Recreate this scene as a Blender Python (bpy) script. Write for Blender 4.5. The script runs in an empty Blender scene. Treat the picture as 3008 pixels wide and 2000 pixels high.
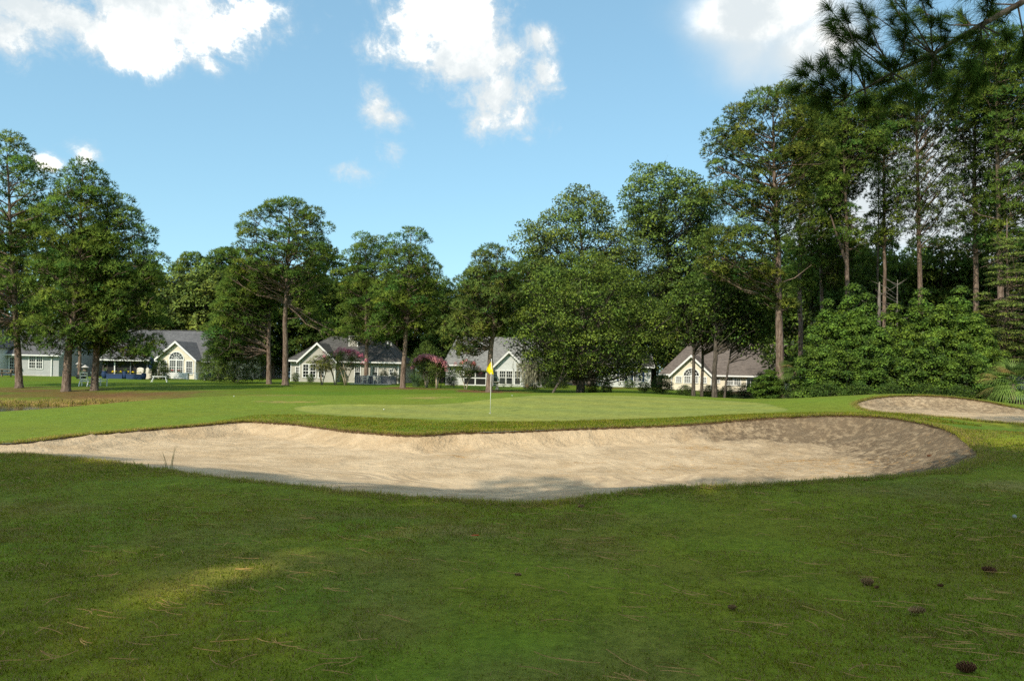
import bpy, math, random
import numpy as np
from mathutils import Vector, Matrix

SC = bpy.context.scene
COL = SC.collection
R = math.radians
# ------------------------------------------------------------------ camera
FPX, HORIZ, ROLL, EYE = 2284.0, 1090.0, R(1.2), 1.6
cam_d = bpy.data.cameras.new('camera'); cam = bpy.data.objects.new('camera', cam_d); COL.objects.link(cam)
cam_d.sensor_fit = 'HORIZONTAL'; cam_d.sensor_width = 36.0
cam_d.lens = 36.0 * FPX / 3008.0
cam_d.shift_y = (HORIZ - 1000.0) / 3008.0
cam_d.clip_start = 0.1; cam_d.clip_end = 3000
cam.location = (0, 0, EYE)
cam.rotation_euler = (Matrix.Rotation(R(90), 3, 'X') @ Matrix.Rotation(ROLL, 3, 'Z')).to_euler()
SC.camera = cam
# ------------------------------------------------------------------ exposure
SC.view_settings.view_transform = 'Standard'; SC.view_settings.look = 'None'
SC.view_settings.exposure = 1.3; SC.view_settings.gamma = 1.0
SC.view_settings.use_curve_mapping = False
SC.cycles.use_denoising = False
SC.cycles.max_bounces = 6; SC.cycles.diffuse_bounces = 3; SC.cycles.transparent_max_bounces = 12
SC.cycles.sample_clamp_indirect = 3.0; SC.cycles.caustics_reflective = False; SC.cycles.caustics_refractive = False

def lev(px, py):
    """photo pixel -> tangent of azimuth / drop, level with the horizon"""
    dx, dy = px - 1504.0, py - HORIZ
    c, s = math.cos(ROLL), math.sin(ROLL)
    return (dx * c + dy * s) / FPX, (-dx * s + dy * c) / FPX
def P(px, py, D):
    a, b = lev(px, py)
    return Vector((a * D, D, EYE - b * D))

# ------------------------------------------------------------------ sky
SUN_EL, SUN_AZ = R(40), R(210)          # azimuth clockwise from +Y
W = bpy.data.worlds.new('World'); SC.world = W; W.use_nodes = True
wn, wl = W.node_tree.nodes, W.node_tree.links
for n in list(wn): wn.remove(n)
def N(t, **kw):
    n = wn.new(t)
    for k, v in kw.items(): setattr(n, k, v)
    return n
def M(op, a, b=None, c=None, clamp=False):
    n = N('ShaderNodeMath', operation=op); n.use_clamp = clamp
    for i, v in enumerate((a, b, c)):
        if v is None: continue
        if isinstance(v, (int, float)): n.inputs[i].default_value = v
        else: wl.new(v, n.inputs[i])
    return n.outputs[0]
tc = N('ShaderNodeTexCoord')
sep = N('ShaderNodeSeparateXYZ'); wl.new(tc.outputs['Generated'], sep.inputs[0])
X, Y, Z = sep.outputs
az = M('MULTIPLY', M('ARCTAN2', X, Y), 180 / math.pi)
el = M('MULTIPLY', M('ARCSINE', Z), 180 / math.pi)
azp = M('SUBTRACT', M('PINGPONG', M('ADD', az, 36.0), 72.0), 36.0)      # the same cloud field goes on all round
def noise(scale, detail, rough, off=(0, 0, 0), dist=0.0):
    mp = N('ShaderNodeMapping'); wl.new(tc.outputs['Generated'], mp.inputs[0]); mp.inputs['Location'].default_value = off
    n = N('ShaderNodeTexNoise'); wl.new(mp.outputs[0], n.inputs['Vector'])
    n.inputs['Scale'].default_value = scale; n.inputs['Detail'].default_value = detail
    n.inputs['Roughness'].default_value = rough; n.inputs['Distortion'].default_value = dist
    return n.outputs['Fac']
def blobs(lst):
    acc = None
    for px, py, rx, ry, amp in lst:
        rx, ry = rx*1.15, ry*1.15
        a, b = lev(px, py)
        a0 = math.degrees(math.atan(a)); e0 = math.degrees(math.atan(-b / math.hypot(1, a)))
        sx = math.degrees(rx / FPX) * 1.0 / (1 + a * a); sy = math.degrees(ry / FPX) / (1 + b * b)
        u = M('MULTIPLY', M('SUBTRACT', azp, a0), 1 / sx); v = M('MULTIPLY', M('SUBTRACT', el, e0), 1 / sy)
        d = M('SQRT', M('ADD', M('MULTIPLY', u, u), M('MULTIPLY', v, v)))
        k = M('MULTIPLY', M('SUBTRACT', 1.0, d), amp)
        acc = k if acc is None else M('SMOOTH_MAX', acc, k, 0.25)
    return acc
hard = blobs([(500, 20, 300, 120, 1.0), (150, 50, 250, 75, .8), (400, 130, 210, 80, .85), (600, 110, 130, 90, .7), (740, 50, 60, 70, .8),
              (30, 90, 110, 60, .5), (620, 195, 60, 40, .55),
              (1330, 40, 170, 130, 1.0), (1390, 170, 170, 110, 1.0), (1450, 280, 130, 110, .9), (1440, 350, 120, 60, .6), (1220, 150, 110, 60, .6),
              (1575, 110, 70, 50, .6), (1590, 225, 60, 60, .6), (1110, 315, 55, 60, .8), (1150, 345, 60, 40, .6), (1045, 505, 50, 26, .35), (260, 462, 60, 32, .5),
              (140, 482, 70, 30, .7), (1160, 440, 50, 22, .2)])
soft = blobs([(2230, 30, 360, 150, 1.0), (2400, 130, 180, 110, .9), (2230, 140, 240, 120, .45), (2720, 560, 420, 210, 1.1), (2960, 660, 260, 180, 1.0), (2500, 680, 260, 90, .8), (2980, 420, 150, 90, .8)])
n1 = noise(8.0, 12.0, .70, (3.1, 1.7, .4), .15)
n2 = noise(3.5, 6.0, .55, (8.2, 4.4, 2.0))
n3 = noise(30.0, 8.0, .65, (1.2, 7.7, 5.0), .6)
wob = M('ADD', M('MULTIPLY', M('SUBTRACT', n1, .5), 2.6), M('MULTIPLY', M('SUBTRACT', n3, .5), 1.2))
dens_h = M('ADD', M('MULTIPLY', hard, .95), M('MULTIPLY', wob, .85))
dens_s = M('ADD', soft, M('MULTIPLY', M('SUBTRACT', n2, .5), 1.6))
def sstep(v, lo, hi):
    n = N('ShaderNodeMapRange', interpolation_type='SMOOTHSTEP'); wl.new(v, n.inputs[0])
    n.inputs[1].default_value = lo; n.inputs[2].default_value = hi
    return n.outputs[0]
cov_h = sstep(dens_h, -.22, .52)
cov_s = sstep(dens_s, -.2, .62)
high = M('MULTIPLY', sstep(n2, .36, .56), sstep(el, 27.0, 42.0))                # added clouds overhead, out of view, spread wide to lift the ambient light
cover = M('MAXIMUM', M('MAXIMUM', cov_h, cov_s), high)
sky = N('ShaderNodeTexSky', sky_type='NISHITA'); sky.sun_disc = False
sky.sun_elevation = SUN_EL; sky.sun_rotation = SUN_AZ; sky.altitude = 10
sky.air_density = 1.0; sky.dust_density = 0.5; sky.ozone_density = 1.6
grey = sstep(M('SUBTRACT', M('ADD', M('ADD', n2, M('MULTIPLY', M('SUBTRACT', n3, .5), .12)), M('MULTIPLY', M('SUBTRACT', 1.0, cover), .3)), M('MULTIPLY', n1, .45)), .10, .32)
cc = N('ShaderNodeMix', data_type='RGBA'); wl.new(grey, cc.inputs[0])
cc.inputs[6].default_value = (8.0, 7.7, 7.2, 1); cc.inputs[7].default_value = (3.9, 4.25, 4.4, 1)
mx = N('ShaderNodeMix', data_type='RGBA'); wl.new(M('POWER', cover, 1.9), mx.inputs[0])
tint = N('ShaderNodeMix', data_type='RGBA', blend_type='MULTIPLY'); tint.inputs[0].default_value = 1.0
gm = N('ShaderNodeGamma'); gm.inputs[1].default_value = .55; wl.new(sky.outputs[0], gm.inputs[0]); wl.new(gm.outputs[0], tint.inputs[6]); tint.inputs[7].default_value = (1.22, 1.76, 1.9, 1)
wl.new(tint.outputs[2], mx.inputs[6]); wl.new(cc.outputs[2], mx.inputs[7])
bg = N('ShaderNodeBackground'); bg.inputs['Strength'].default_value = 0.081; wl.new(mx.outputs[2], bg.inputs[0])
wo = N('ShaderNodeOutputWorld'); wl.new(bg.outputs[0], wo.inputs[0])
W.cycles.sampling_method = 'MANUAL'; W.cycles.sample_map_resolution = 512
# ------------------------------------------------------------------ sun
sl = bpy.data.lights.new('sun', 'SUN'); sl.energy = 2.0; sl.angle = R(0.55); sl.color = (1.0, .91, .76)
so = bpy.data.objects.new('sun', sl); COL.objects.link(so)
sdir = Vector((math.sin(SUN_AZ) * math.cos(SUN_EL), math.cos(SUN_AZ) * math.cos(SUN_EL), math.sin(SUN_EL)))
so.rotation_euler = (-sdir).to_track_quat('-Z', 'Y').to_euler(); so.location = sdir * 60

# ------------------------------------------------------------------ helpers
def tag(o, label, cat, group=None, kind=None):
    if label: o['label'] = label
    if cat: o['category'] = cat
    if group: o['group'] = group
    if kind: o['kind'] = kind
    return o
def empty(name, loc, rz=0.0, label=None, cat=None, group=None):
    o = bpy.data.objects.new(name, None); COL.objects.link(o); o.empty_display_size = .2
    o.location = loc; o.rotation_euler = (0, 0, rz)
    return tag(o, label, cat, group)
def link(name, me, mat, parent=None):
    o = bpy.data.objects.new(name, me); COL.objects.link(o)
    if mat is not None and len(me.materials) == 0: me.materials.append(mat)
    if parent is not None: o.parent = parent
    return o
def copy_tree(o, parent=None):
    c = o.copy(); COL.objects.link(c); c.parent = parent
    for ch in list(o.children): copy_tree(ch, c)
    return c
def np_mesh(name, V, F, smooth=False, attrs=None):
    """V (n,3), F (m,3|4) numpy; attrs {name: (type, array)} on points"""
    me = bpy.data.meshes.new(name)
    V = np.ascontiguousarray(V, dtype=np.float32); F = np.ascontiguousarray(F, dtype=np.int32)
    k = F.shape[1]
    me.vertices.add(len(V)); me.vertices.foreach_set('co', V.ravel())
    me.loops.add(F.size); me.loops.foreach_set('vertex_index', F.ravel())
    me.polygons.add(len(F)); me.polygons.foreach_set('loop_start', np.arange(0, F.size, k, dtype=np.int32))
    if smooth: me.polygons.foreach_set('use_smooth', np.ones(len(F), dtype=bool))
    me.update(calc_edges=True)
    for an, (ty, arr) in (attrs or {}).items():
        a = me.attributes.new(an, ty, 'POINT')
        arr = np.ascontiguousarray(arr, dtype=np.float32)
        a.data.foreach_set('color' if ty == 'FLOAT_COLOR' else ('vector' if ty == 'FLOAT_VECTOR' else 'value'), arr.ravel())
    return me
class MB:
    """collects boxes, prisms, tubes; build() links ONE mesh object"""
    def __init__(s): s.v, s.f = [], []
    def poly(s, pts, faces):
        b = len(s.v); s.v += [tuple(p) for p in pts]; s.f += [tuple(b + i for i in f) for f in faces]; return s
    def box(s, x0, x1, y0, y1, z0, z1):
        return s.poly([(x0,y0,z0),(x1,y0,z0),(x1,y1,z0),(x0,y1,z0),(x0,y0,z1),(x1,y0,z1),(x1,y1,z1),(x0,y1,z1)],
                      [(3,2,1,0),(4,5,6,7),(0,1,5,4),(1,2,6,5),(2,3,7,6),(3,0,4,7)])
    def prism(s, pts, y0, y1):                       # pts: (x,z) outline, counter-clockwise seen from -y
        n = len(pts)
        return s.poly([(x, y0, z) for x, z in pts] + [(x, y1, z) for x, z in pts],
                      [tuple(range(n)), tuple(range(2*n-1, n-1, -1))] + [(i, i+n, (i+1) % n + n, (i+1) % n) for i in range(n)])
    def slab(s, q, t):                               # q: quad/triangle top outline, thickness t downwards
        n = len(q); return s.poly([tuple(p) for p in q] + [(p[0], p[1], p[2]-t) for p in q],
                      [tuple(range(n)), tuple(range(2*n-1, n-1, -1))] + [(i, i+n, (i+1) % n + n, (i+1) % n) for i in range(n)])
    def tube(s, pts, rad, n=8, cap=True):
        pts = [Vector(p) for p in pts]; b = len(s.v); m = len(pts)
        for i, p in enumerate(pts):
            d = (pts[min(i+1, m-1)] - pts[max(i-1, 0)])
            d = d.normalized() if d.length > 1e-9 else Vector((0,0,1))
            u = d.cross(Vector((0,1,0)) if abs(d.y) < .9 else Vector((1,0,0))).normalized(); w = d.cross(u)
            r = rad[i] if isinstance(rad, (list, tuple)) else rad
            for k in range(n):
                a = 2*math.pi*k/n; s.v.append(tuple(p + u*(r*math.cos(a)) + w*(r*math.sin(a))))
        for i in range(m-1):
            for k in range(n):
                s.f.append((b+i*n+k, b+i*n+(k+1) % n, b+(i+1)*n+(k+1) % n, b+(i+1)*n+k))
        if cap:
            s.f.append(tuple(b+k for k in range(n))[::-1]); s.f.append(tuple(b+(m-1)*n+k for k in range(n)))
        return s
    def lathe(s, prof, n=14, c=(0,0,0)):             # prof (r,z)
        return s.tube([(c[0], c[1], c[2]+z) for r, z in prof], [max(r, .001) for r, z in prof], n)
    def build(s, name, mat, parent=None, smooth=False, bevel=0.0):
        me = bpy.data.meshes.new(name); me.from_pydata(s.v, [], s.f); me.update()
        if smooth: me.polygons.foreach_set('use_smooth', np.ones(len(me.polygons), dtype=bool))
        o = link(name, me, mat, parent)
        if bevel:
            md = o.modifiers.new('bevel', 'BEVEL'); md.width = bevel; md.segments = 2; md.limit_method = 'ANGLE'
        return o

# ------------------------------------------------------------------ materials
def new_mat(name):
    m = bpy.data.materials.new(name); m.use_nodes = True
    nt = m.node_tree
    for n in list(nt.nodes): nt.nodes.remove(n)
    return m, nt
class NT:
    def __init__(s, nt): s.nt = nt
    def n(s, t, **kw):
        x = s.nt.nodes.new(t)
        for k, v in kw.items(): setattr(x, k, v)
        return x
    def l(s, a, b): s.nt.links.new(a, b)
    def m(s, op, a, b=None, c=None, clamp=False):
        n = s.n('ShaderNodeMath', operation=op); n.use_clamp = clamp
        for i, v in enumerate((a, b, c)):
            if v is None: continue
            if isinstance(v, (int, float)): n.inputs[i].default_value = v
            else: s.l(v, n.inputs[i])
        return n.outputs[0]
    def noise(s, vec, scale, detail=4, rough=.55, dist=0.0):
        n = s.n('ShaderNodeTexNoise'); s.l(vec, n.inputs['Vector']); n.inputs['Scale'].default_value = scale
        n.inputs['Detail'].default_value = detail; n.inputs['Roughness'].default_value = rough; n.inputs['Distortion'].default_value = dist
        return n.outputs['Fac']
    def mapping(s, vec, sc=(1,1,1), loc=(0,0,0)):
        n = s.n('ShaderNodeMapping'); s.l(vec, n.inputs[0]); n.inputs['Scale'].default_value = sc; n.inputs['Location'].default_value = loc
        return n.outputs[0]
    def ramp(s, v, lo, hi, a=0.0, b=1.0, smooth=True):
        n = s.n('ShaderNodeMapRange', interpolation_type='SMOOTHSTEP' if smooth else 'LINEAR'); s.l(v, n.inputs[0])
        for i, k in enumerate((lo, hi, a, b)): n.inputs[i+1].default_value = k
        return n.outputs[0]
    def mix(s, f, a, b, bt='MIX'):
        n = s.n('ShaderNodeMix', data_type='RGBA', blend_type=bt)
        for i, v in ((0, f), (6, a), (7, b)):
            if isinstance(v, (int, float)): n.inputs[i].default_value = v
            elif isinstance(v, tuple): n.inputs[i].default_value = v if len(v) == 4 else v + (1,)
            else: s.l(v, n.inputs[i])
        return n.outputs[2]
    def attr(s, name, out='Color'):
        n = s.n('ShaderNodeAttribute'); n.attribute_name = name; return n.outputs[out]
    def bump(s, h, strength, dist):
        n = s.n('ShaderNodeBump'); s.l(h, n.inputs['Height']); n.inputs['Strength'].default_value = strength; n.inputs['Distance'].default_value = dist
        return n.outputs[0]
    def out(s, sh):
        o = s.n('ShaderNodeOutputMaterial'); s.l(sh, o.inputs[0])
    def bsdf(s, color, rough=.8, spec=.3, normal=None):
        b = s.n('ShaderNodeBsdfPrincipled')
        if isinstance(color, tuple): b.inputs['Base Color'].default_value = color if len(color) == 4 else color + (1,)
        else: s.l(color, b.inputs['Base Color'])
        if isinstance(rough, (int, float)): b.inputs['Roughness'].default_value = rough
        else: s.l(rough, b.inputs['Roughness'])
        b.inputs['Specular IOR Level'].default_value = spec
        if normal is not None: s.l(normal, b.inputs['Normal'])
        return b.outputs[0]
    def obj(s): return s.n('ShaderNodeTexCoord').outputs['Object']
    def pos(s): return s.n('ShaderNodeNewGeometry').outputs['Position']
_mc = {}
def plain(name, col, rough=.6, spec=.3, var=.18, scale=6.0, bump=0.0):
    """painted / plain surface with slight uneven tone"""
    if name in _mc: return _mc[name]
    m, nt = new_mat(name); t = NT(nt); v = t.obj()
    f = t.noise(v, scale, 5, .6); f2 = t.noise(v, scale*7, 3, .5)
    k = t.ramp(t.m('ADD', t.m('MULTIPLY', f, .7), t.m('MULTIPLY', f2, .3)), .3, .7, 0, 1)
    c = t.mix(k, tuple(x*(1-var) for x in col), tuple(min(1, x*(1+var*.6)) for x in col))
    t.out(t.bsdf(c, rough, spec, t.bump(f2, bump, .01) if bump else None))
    _mc[name] = m; return m
def foliage_mat(name, transl=.3, gloss=.0, thin=.0):
    m, nt = new_mat(name); t = NT(nt)
    c = t.attr('Col'); nv = t.n('ShaderNodeVectorTransform', vector_type='NORMAL', convert_from='OBJECT', convert_to='WORLD')
    t.l(t.attr('nrm', 'Vector'), nv.inputs[0])
    nn = t.n('ShaderNodeVectorMath', operation='NORMALIZE'); t.l(nv.outputs[0], nn.inputs[0])
    # half of the light is reflected, half passes through the thin leaf
    c2 = t.mix(1.0, c, (2.0, 2.0, 2.0, 1), 'MULTIPLY')
    d = t.n('ShaderNodeBsdfDiffuse'); t.l(c2, d.inputs[0]); t.l(nn.outputs[0], d.inputs['Normal'])
    ng = t.n('ShaderNodeVectorMath', operation='SCALE'); t.l(nn.outputs[0], ng.inputs[0]); ng.inputs['Scale'].default_value = -1.0
    tr = t.n('ShaderNodeBsdfTranslucent'); t.l(t.mix(1.0, c2, (1.08, 1.05, .75, 1), 'MULTIPLY'), tr.inputs[0]); t.l(ng.outputs[0], tr.inputs['Normal'])
    mxs = t.n('ShaderNodeMixShader'); mxs.inputs[0].default_value = .5; t.l(d.outputs[0], mxs.inputs[1]); t.l(tr.outputs[0], mxs.inputs[2])
    o = mxs.outputs[0]
    if gloss:
        g = t.n('ShaderNodeBsdfGlossy'); g.inputs['Roughness'].default_value = .6; g.inputs[0].default_value = (.9, .95, 1, 1)
        m2 = t.n('ShaderNodeMixShader'); m2.inputs[0].default_value = gloss; t.l(o, m2.inputs[1]); t.l(g.outputs[0], m2.inputs[2]); o = m2.outputs[0]
    if thin:                       # each face stands for a spray with gaps
        tp = t.n('ShaderNodeBsdfTransparent'); m3 = t.n('ShaderNodeMixShader'); m3.inputs[0].default_value = thin; t.l(o, m3.inputs[1]); t.l(tp.outputs[0], m3.inputs[2]); o = m3.outputs[0]
    t.out(o); return m
def bark_mat(name, a, b):
    m, nt = new_mat(name); t = NT(nt); v = t.mapping(t.obj(), (5, 5, 1.1))
    n1 = t.noise(v, 2.2, 6, .65, .6); n2 = t.noise(t.obj(), .35, 3)
    c = t.mix(t.ramp(n1, .38, .62), a, b); c = t.mix(t.ramp(n2, .4, .7, 0, .35), c, (a[0]*.6, a[1]*.65, a[2]*.7))
    t.out(t.bsdf(c, .95, .1, t.bump(n1, .9, .06))); return m
def siding_mat(name, col):
    m, nt = new_mat(name); t = NT(nt); v = t.obj(); s = t.n('ShaderNodeSeparateXYZ'); t.l(v, s.inputs[0])
    fr = t.m('FRACT', t.m('MULTIPLY', s.outputs[2], 1/.125))
    line = t.ramp(fr, .0, .14)                                         # groove under each lap
    n = t.noise(t.mapping(v, (1, 1, 3)), 1.3, 5); st = t.noise(t.mapping(v, (4, 4, .5)), 1.5, 4)
    c = t.mix(t.ramp(n, .35, .7), tuple(x*.9 for x in col), col)
    c = t.mix(t.ramp(st, .55, .8, 0, .2), c, tuple(x*.72 for x in col))
    h = t.m('ADD', t.m('MULTIPLY', fr, -.6), line)
    t.out(t.bsdf(c, .55, .3, t.bump(h, .7, .02))); return m
def shingle_mat(name, a, b):
    m, nt = new_mat(name); t = NT(nt); v = t.obj(); s = t.n('ShaderNodeSeparateXYZ'); t.l(v, s.inputs[0])
    fr = t.m('FRACT', t.m('MULTIPLY', s.outputs[2], 1/.1))
    n1 = t.noise(t.mapping(v, (3.3, 3.3, 9)), 1.0, 2, .5); n2 = t.noise(v, .6, 4); n3 = t.noise(v, 22, 2)
    k = t.m('ADD', t.m('MULTIPLY', n1, .55), t.m('MULTIPLY', n3, .45))
    c = t.mix(t.ramp(k, .36, .64), a, b); c = t.mix(t.ramp(n2, .45, .75, 0, .45), c, tuple(x*.62 for x in a))
    t.out(t.bsdf(c, .9, .15, t.bump(t.m('ADD', fr, n3), .5, .02))); return m
def glass_mat():
    m, nt = new_mat('window_glass'); t = NT(nt); n = t.noise(t.obj(), .9, 3); k = t.noise(t.obj(), 3.5, 2)
    c = t.mix(t.ramp(n, .4, .65), (.012, .014, .016), (.05, .055, .055))
    t.out(t.bsdf(c, .08, .5, t.bump(k, .12, .03))); return m

MAT = dict(
    pine=foliage_mat('pine_needles', .3, 0, .12), leaf=foliage_mat('broad_leaves', .35, .012, .12), flower=foliage_mat('petals', .35), nearpine=foliage_mat('near_needles', .2),
    bark=bark_mat('pine_bark', (.10, .068, .05), (.27, .20, .155)), oakbark=bark_mat('oak_bark', (.055, .045, .036), (.15, .125, .10)),
    palebark=bark_mat('myrtle_bark', (.34, .26, .18), (.6, .5, .38)), dead=bark_mat('dead_wood', (.10, .085, .07), (.24, .21, .175)),
    white=plain('white_trim', (.78, .78, .75), .45, .4, .1), cream=plain('cream_plastic', (.82, .76, .62), .4, .4, .08),
    glass=glass_mat(), dark=plain('screen_recess_dark', (.018, .018, .017), .7, .2, .3),
    sid_cream=siding_mat('cream_siding', (.76, .69, .54)), sid_grey=siding_mat('grey_siding', (.46, .44, .38)),
    sid_blue=siding_mat('blue_grey_siding', (.42, .43, .42)), sid_white=siding_mat('white_siding', (.66, .68, .66)),
    sh_grey=shingle_mat('grey_shingles', (.085, .085, .09), (.15, .15, .152)), sh_pale=shingle_mat('weathered_shingles', (.15, .15, .14), (.27, .265, .245)),
    sh_dark=shingle_mat('charcoal_shingles', (.06, .058, .055), (.12, .115, .105)), sh_brown=shingle_mat('brown_shingles', (.105, .088, .078), (.18, .15, .13)),
    concrete=plain('concrete', (.48, .46, .42), .9, .2, .25, 3.0, .3), blue=plain('blue_paint', (.02, .045, .12), .45, .4),
    grey=plain('grey_paint', (.13, .14, .15), .6, .3), black=plain('black_metal', (.012, .012, .013), .4, .4),
    yellow=plain('yellow_nylon', (.82, .66, .01), .55, .2, .06), orange=plain('orange_glaze', (.7, .26, .02), .35, .5),
    stone=plain('cast_stone', (.42, .40, .35), .9, .2, .25, 9, .3), wood=plain('weathered_wood', (.22, .17, .12), .85, .2, .35, 5, .3),
    pole=plain('white_fibreglass', (.85, .85, .82), .3, .5, .05), cone=plain('pine_cone_scales', (.17, .075, .035), .8, .2, .5, 30),
    cone_grey=plain('weathered_cone', (.36, .22, .10), .85, .2, .5, 30), straw=plain('pine_straw', (.46, .27, .09), .8, .2, .5, 12),
)
# ------------------------------------------------------------------ terrain
def smooth_closed(pts, sub=6):
    pts = np.array(pts, float); n = len(pts); out = []
    for i in range(n):
        p0, p1, p2, p3 = pts[(i-1) % n], pts[i], pts[(i+1) % n], pts[(i+2) % n]
        for k in range(sub):
            t = k / sub
            out.append(.5*((2*p1)+(-p0+p2)*t+(2*p0-5*p1+4*p2-p3)*t*t+(-p0+3*p1-3*p2+p3)*t**3))
    return np.array(out)
def PD(l): return [tuple(P(a, b, c)) for a, b, c in l]
lip_far = PD([(0,1301,18),(191,1282,20),(383,1265,21.5),(574,1248,23),(714,1237,24),(816,1240,23.5),(918,1250,22.5),(1046,1265,21),
    (1212,1276,20),(1339,1269,20.5),(1531,1263,21),(1786,1254,21.8),(2041,1244,22.3),(2232,1227,22.8),(2360,1221,22.6),(2488,1218,22),
    (2615,1225,20.8),(2717,1244,19),(2806,1269,17.2),(2858,1301,15.5),(2870,1333,14),(2845,1359,13),(2794,1384,12.2)])
lip_near = PD([(2743,1390,12),(2551,1403,11.6),(2296,1419,11.2),(1977,1435,10.9),(1786,1454,10.5),(1595,1476,10),(1403,1473,10),
    (1148,1458,10.3),(893,1431,11),(638,1401,12),(383,1365,13.2),(128,1340,14.3),(0,1333,14.8)])
lip_left = [(-12.6,15.4,-.2),(-14.0,16.4,-.24),(-13.6,17.4,-.28)]
bunk1 = lip_far + lip_near + lip_left
b2_top = PD([(2510,1187,31),(2560,1170,33),(2620,1163,34),(2700,1161,34),(2800,1166,33.5),(2900,1179,33),(3008,1201,32)])
b2_rest = [(24.5,29.5,.42),(25,25,.42),(21,21.5,.42)] + PD([(3110,1253,20.3),(3008,1246,20.8),(2900,1238,21.4),(2800,1227,22.4),(2700,1219,23.4),(2620,1214,24.4),(2560,1206,27.2)])
bunk2 = b2_top + b2_rest
green = PD([(900,1212,29),(1050,1224,26.5),(1276,1232,25),(1531,1237,24.5),(1786,1232,25),(2000,1225,25.8),(2200,1214,27),(2310,1206,28.5),
    (2290,1196,31),(2200,1180,36),(2000,1168,40),(1800,1161,42),(1600,1161,41.5),(1480,1168,38),(1370,1180,35),(1240,1188,33.5),(1000,1187,33.5),(870,1196,32)])
crest = PD([(0,1210,33),(200,1195,35),(380,1180,36.5),(560,1168,38),(690,1163,39),(830,1165,39),(1403,1154,45),(1650,1154,46),(1800,1153,47),
    (2000,1161,46),(2150,1170,44),(2286,1173,43),(2400,1170,41),(2500,1163,38),(2640,1157,35.5),(2750,1160,35.2),(2900,1175,34.5),(3008,1195,33.5),
    (2640,1226,22.2),(2760,1236,21.2),(2900,1252,20.0),(3008,1262,19.2)])
ctl = bunk1 + b2_top + b2_rest + green + crest
ctl += [(0,-60,0),(-60,-40,0),(60,-40,.2),(-30,-10,0),(30,-10,.3),(0,0,0),(0,5,0),(-4,6,-.02),(4,6,.02),(-8,8,-.05),(9,8,.18),(-16,10,-.1),(16,12,.4),(-22,20,-.5),(24,20,.5),
        (-2,8.5,-.04),(3,8.8,0),(-30,30,-.75),(-40,20,-.5),(40,30,.4),(-18,24,-.45),
        (-5,50,-.05),(5,53,-.05),(-12,46,-.1),(15,53,.0),(25,50,.1),(32,44,.1),(45,45,.2),(-10,58,0),(0,60,0),(10,60,-.05),(20,62,-.1),
        (-22,50,-.25),(-29,51,-.25),(-36,51,-.3),(-20,56,-.1),(-30,60,0),(-40,60,0),(-50,55,0)]
for x_ in (-120,-80,-50,-30,-15,0,15,30,50,80,120):
    for y_ in (75, 95, 140, 220): ctl.append((x_, y_, 0.0))
pond_poly = [(-46,36),(-38,34.5),(-30,34.8),(-25.5,36.5),(-22.6,40),(-22.3,43.5),(-23.6,45.4),(-26.2,43.6),(-30,43),(-38,43),(-46,42)]
ctl += [(-28,39,-1.35),(-36,39,-1.4),(-25,41.5,-1.15),(-44,39,-1.3),(-27,43.6,-.82),(-34,43.6,-.82),(-23,46,-.7),(-29,47,-.5)]
ctl = np.array(ctl, float)
def _k(r2): return np.where(r2 > 1e-9, .5 * r2 * np.log(np.maximum(r2, 1e-9)), 0.0)
_n = len(ctl); _S = 20.0; _C = ctl[:, :2] / _S
_A = np.zeros((_n+3, _n+3)); _d = _C[:, None, :] - _C[None]; _A[:_n, :_n] = _k((_d**2).sum(-1)) + np.eye(_n)*2e-4
_A[:_n, _n] = 1; _A[:_n, _n+1:] = _C; _A[_n, :_n] = 1; _A[_n+1:, :_n] = _C.T
_w = np.linalg.solve(_A, np.concatenate([ctl[:, 2], np.zeros(3)]))
def ground_z(xy):
    xy = np.atleast_2d(np.asarray(xy, float)); q = xy / _S; out = np.empty(len(q))
    for i in range(0, len(q), 20000):
        p = q[i:i+20000]; r2 = ((p[:, None, :] - _C[None])**2).sum(-1)
        out[i:i+20000] = _k(r2) @ _w[:_n] + _w[_n] + p @ _w[_n+1:]
    far = np.clip((np.hypot(xy[:, 0], xy[:, 1]) - 120) / 80, 0, 1)
    return out * (1-far)
def gz(x, y): return float(ground_z([(x, y)])[0])
def sdf(xy, poly):
    """signed distance, negative inside; index of nearest segment"""
    xy = np.asarray(xy, float); poly = np.asarray(poly, float)[:, :2]; n = len(poly)
    best = np.full(len(xy), 1e9); idx = np.zeros(len(xy), int); ins = np.zeros(len(xy), bool)
    lo, hi = poly.min(0) - 9, poly.max(0) + 9
    act = np.where(((xy > lo) & (xy < hi)).all(1))[0]; q = xy[act]; b = np.full(len(q), 1e9); ii = np.zeros(len(q), int); s = np.zeros(len(q), bool)
    for i in range(n):
        a, c = poly[i], poly[(i+1) % n]; ab = c - a
        t = np.clip(((q - a) @ ab) / max(ab @ ab, 1e-12), 0, 1); dd = np.hypot(*(q - a - t[:, None]*ab).T)
        m = dd < b; b[m] = dd[m]; ii[m] = i
        s ^= ((a[1] > q[:, 1]) != (c[1] > q[:, 1])) & (q[:, 0] < (c[0]-a[0])*(q[:, 1]-a[1])/(c[1]-a[1]+1e-12)+a[0])
    best[act] = b; idx[act] = ii; ins[act] = s
    return np.where(ins, -best, best), idx
SUB = 6
S1, S2, SG, SP = smooth_closed(bunk1, SUB), smooth_closed(bunk2, SUB), smooth_closed(green, SUB), smooth_closed(pond_poly, SUB)
# ragged sand edges
_rg = np.random.default_rng(5)
for S_ in (S1, S2):
    k_ = np.arange(len(S_)); S_[:, 0] += .06*np.sin(k_*.37+1); S_[:, 1] += .06*np.sin(k_*.29)+.03*np.sin(k_*.61)
nf1 = len(lip_far) * SUB
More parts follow.
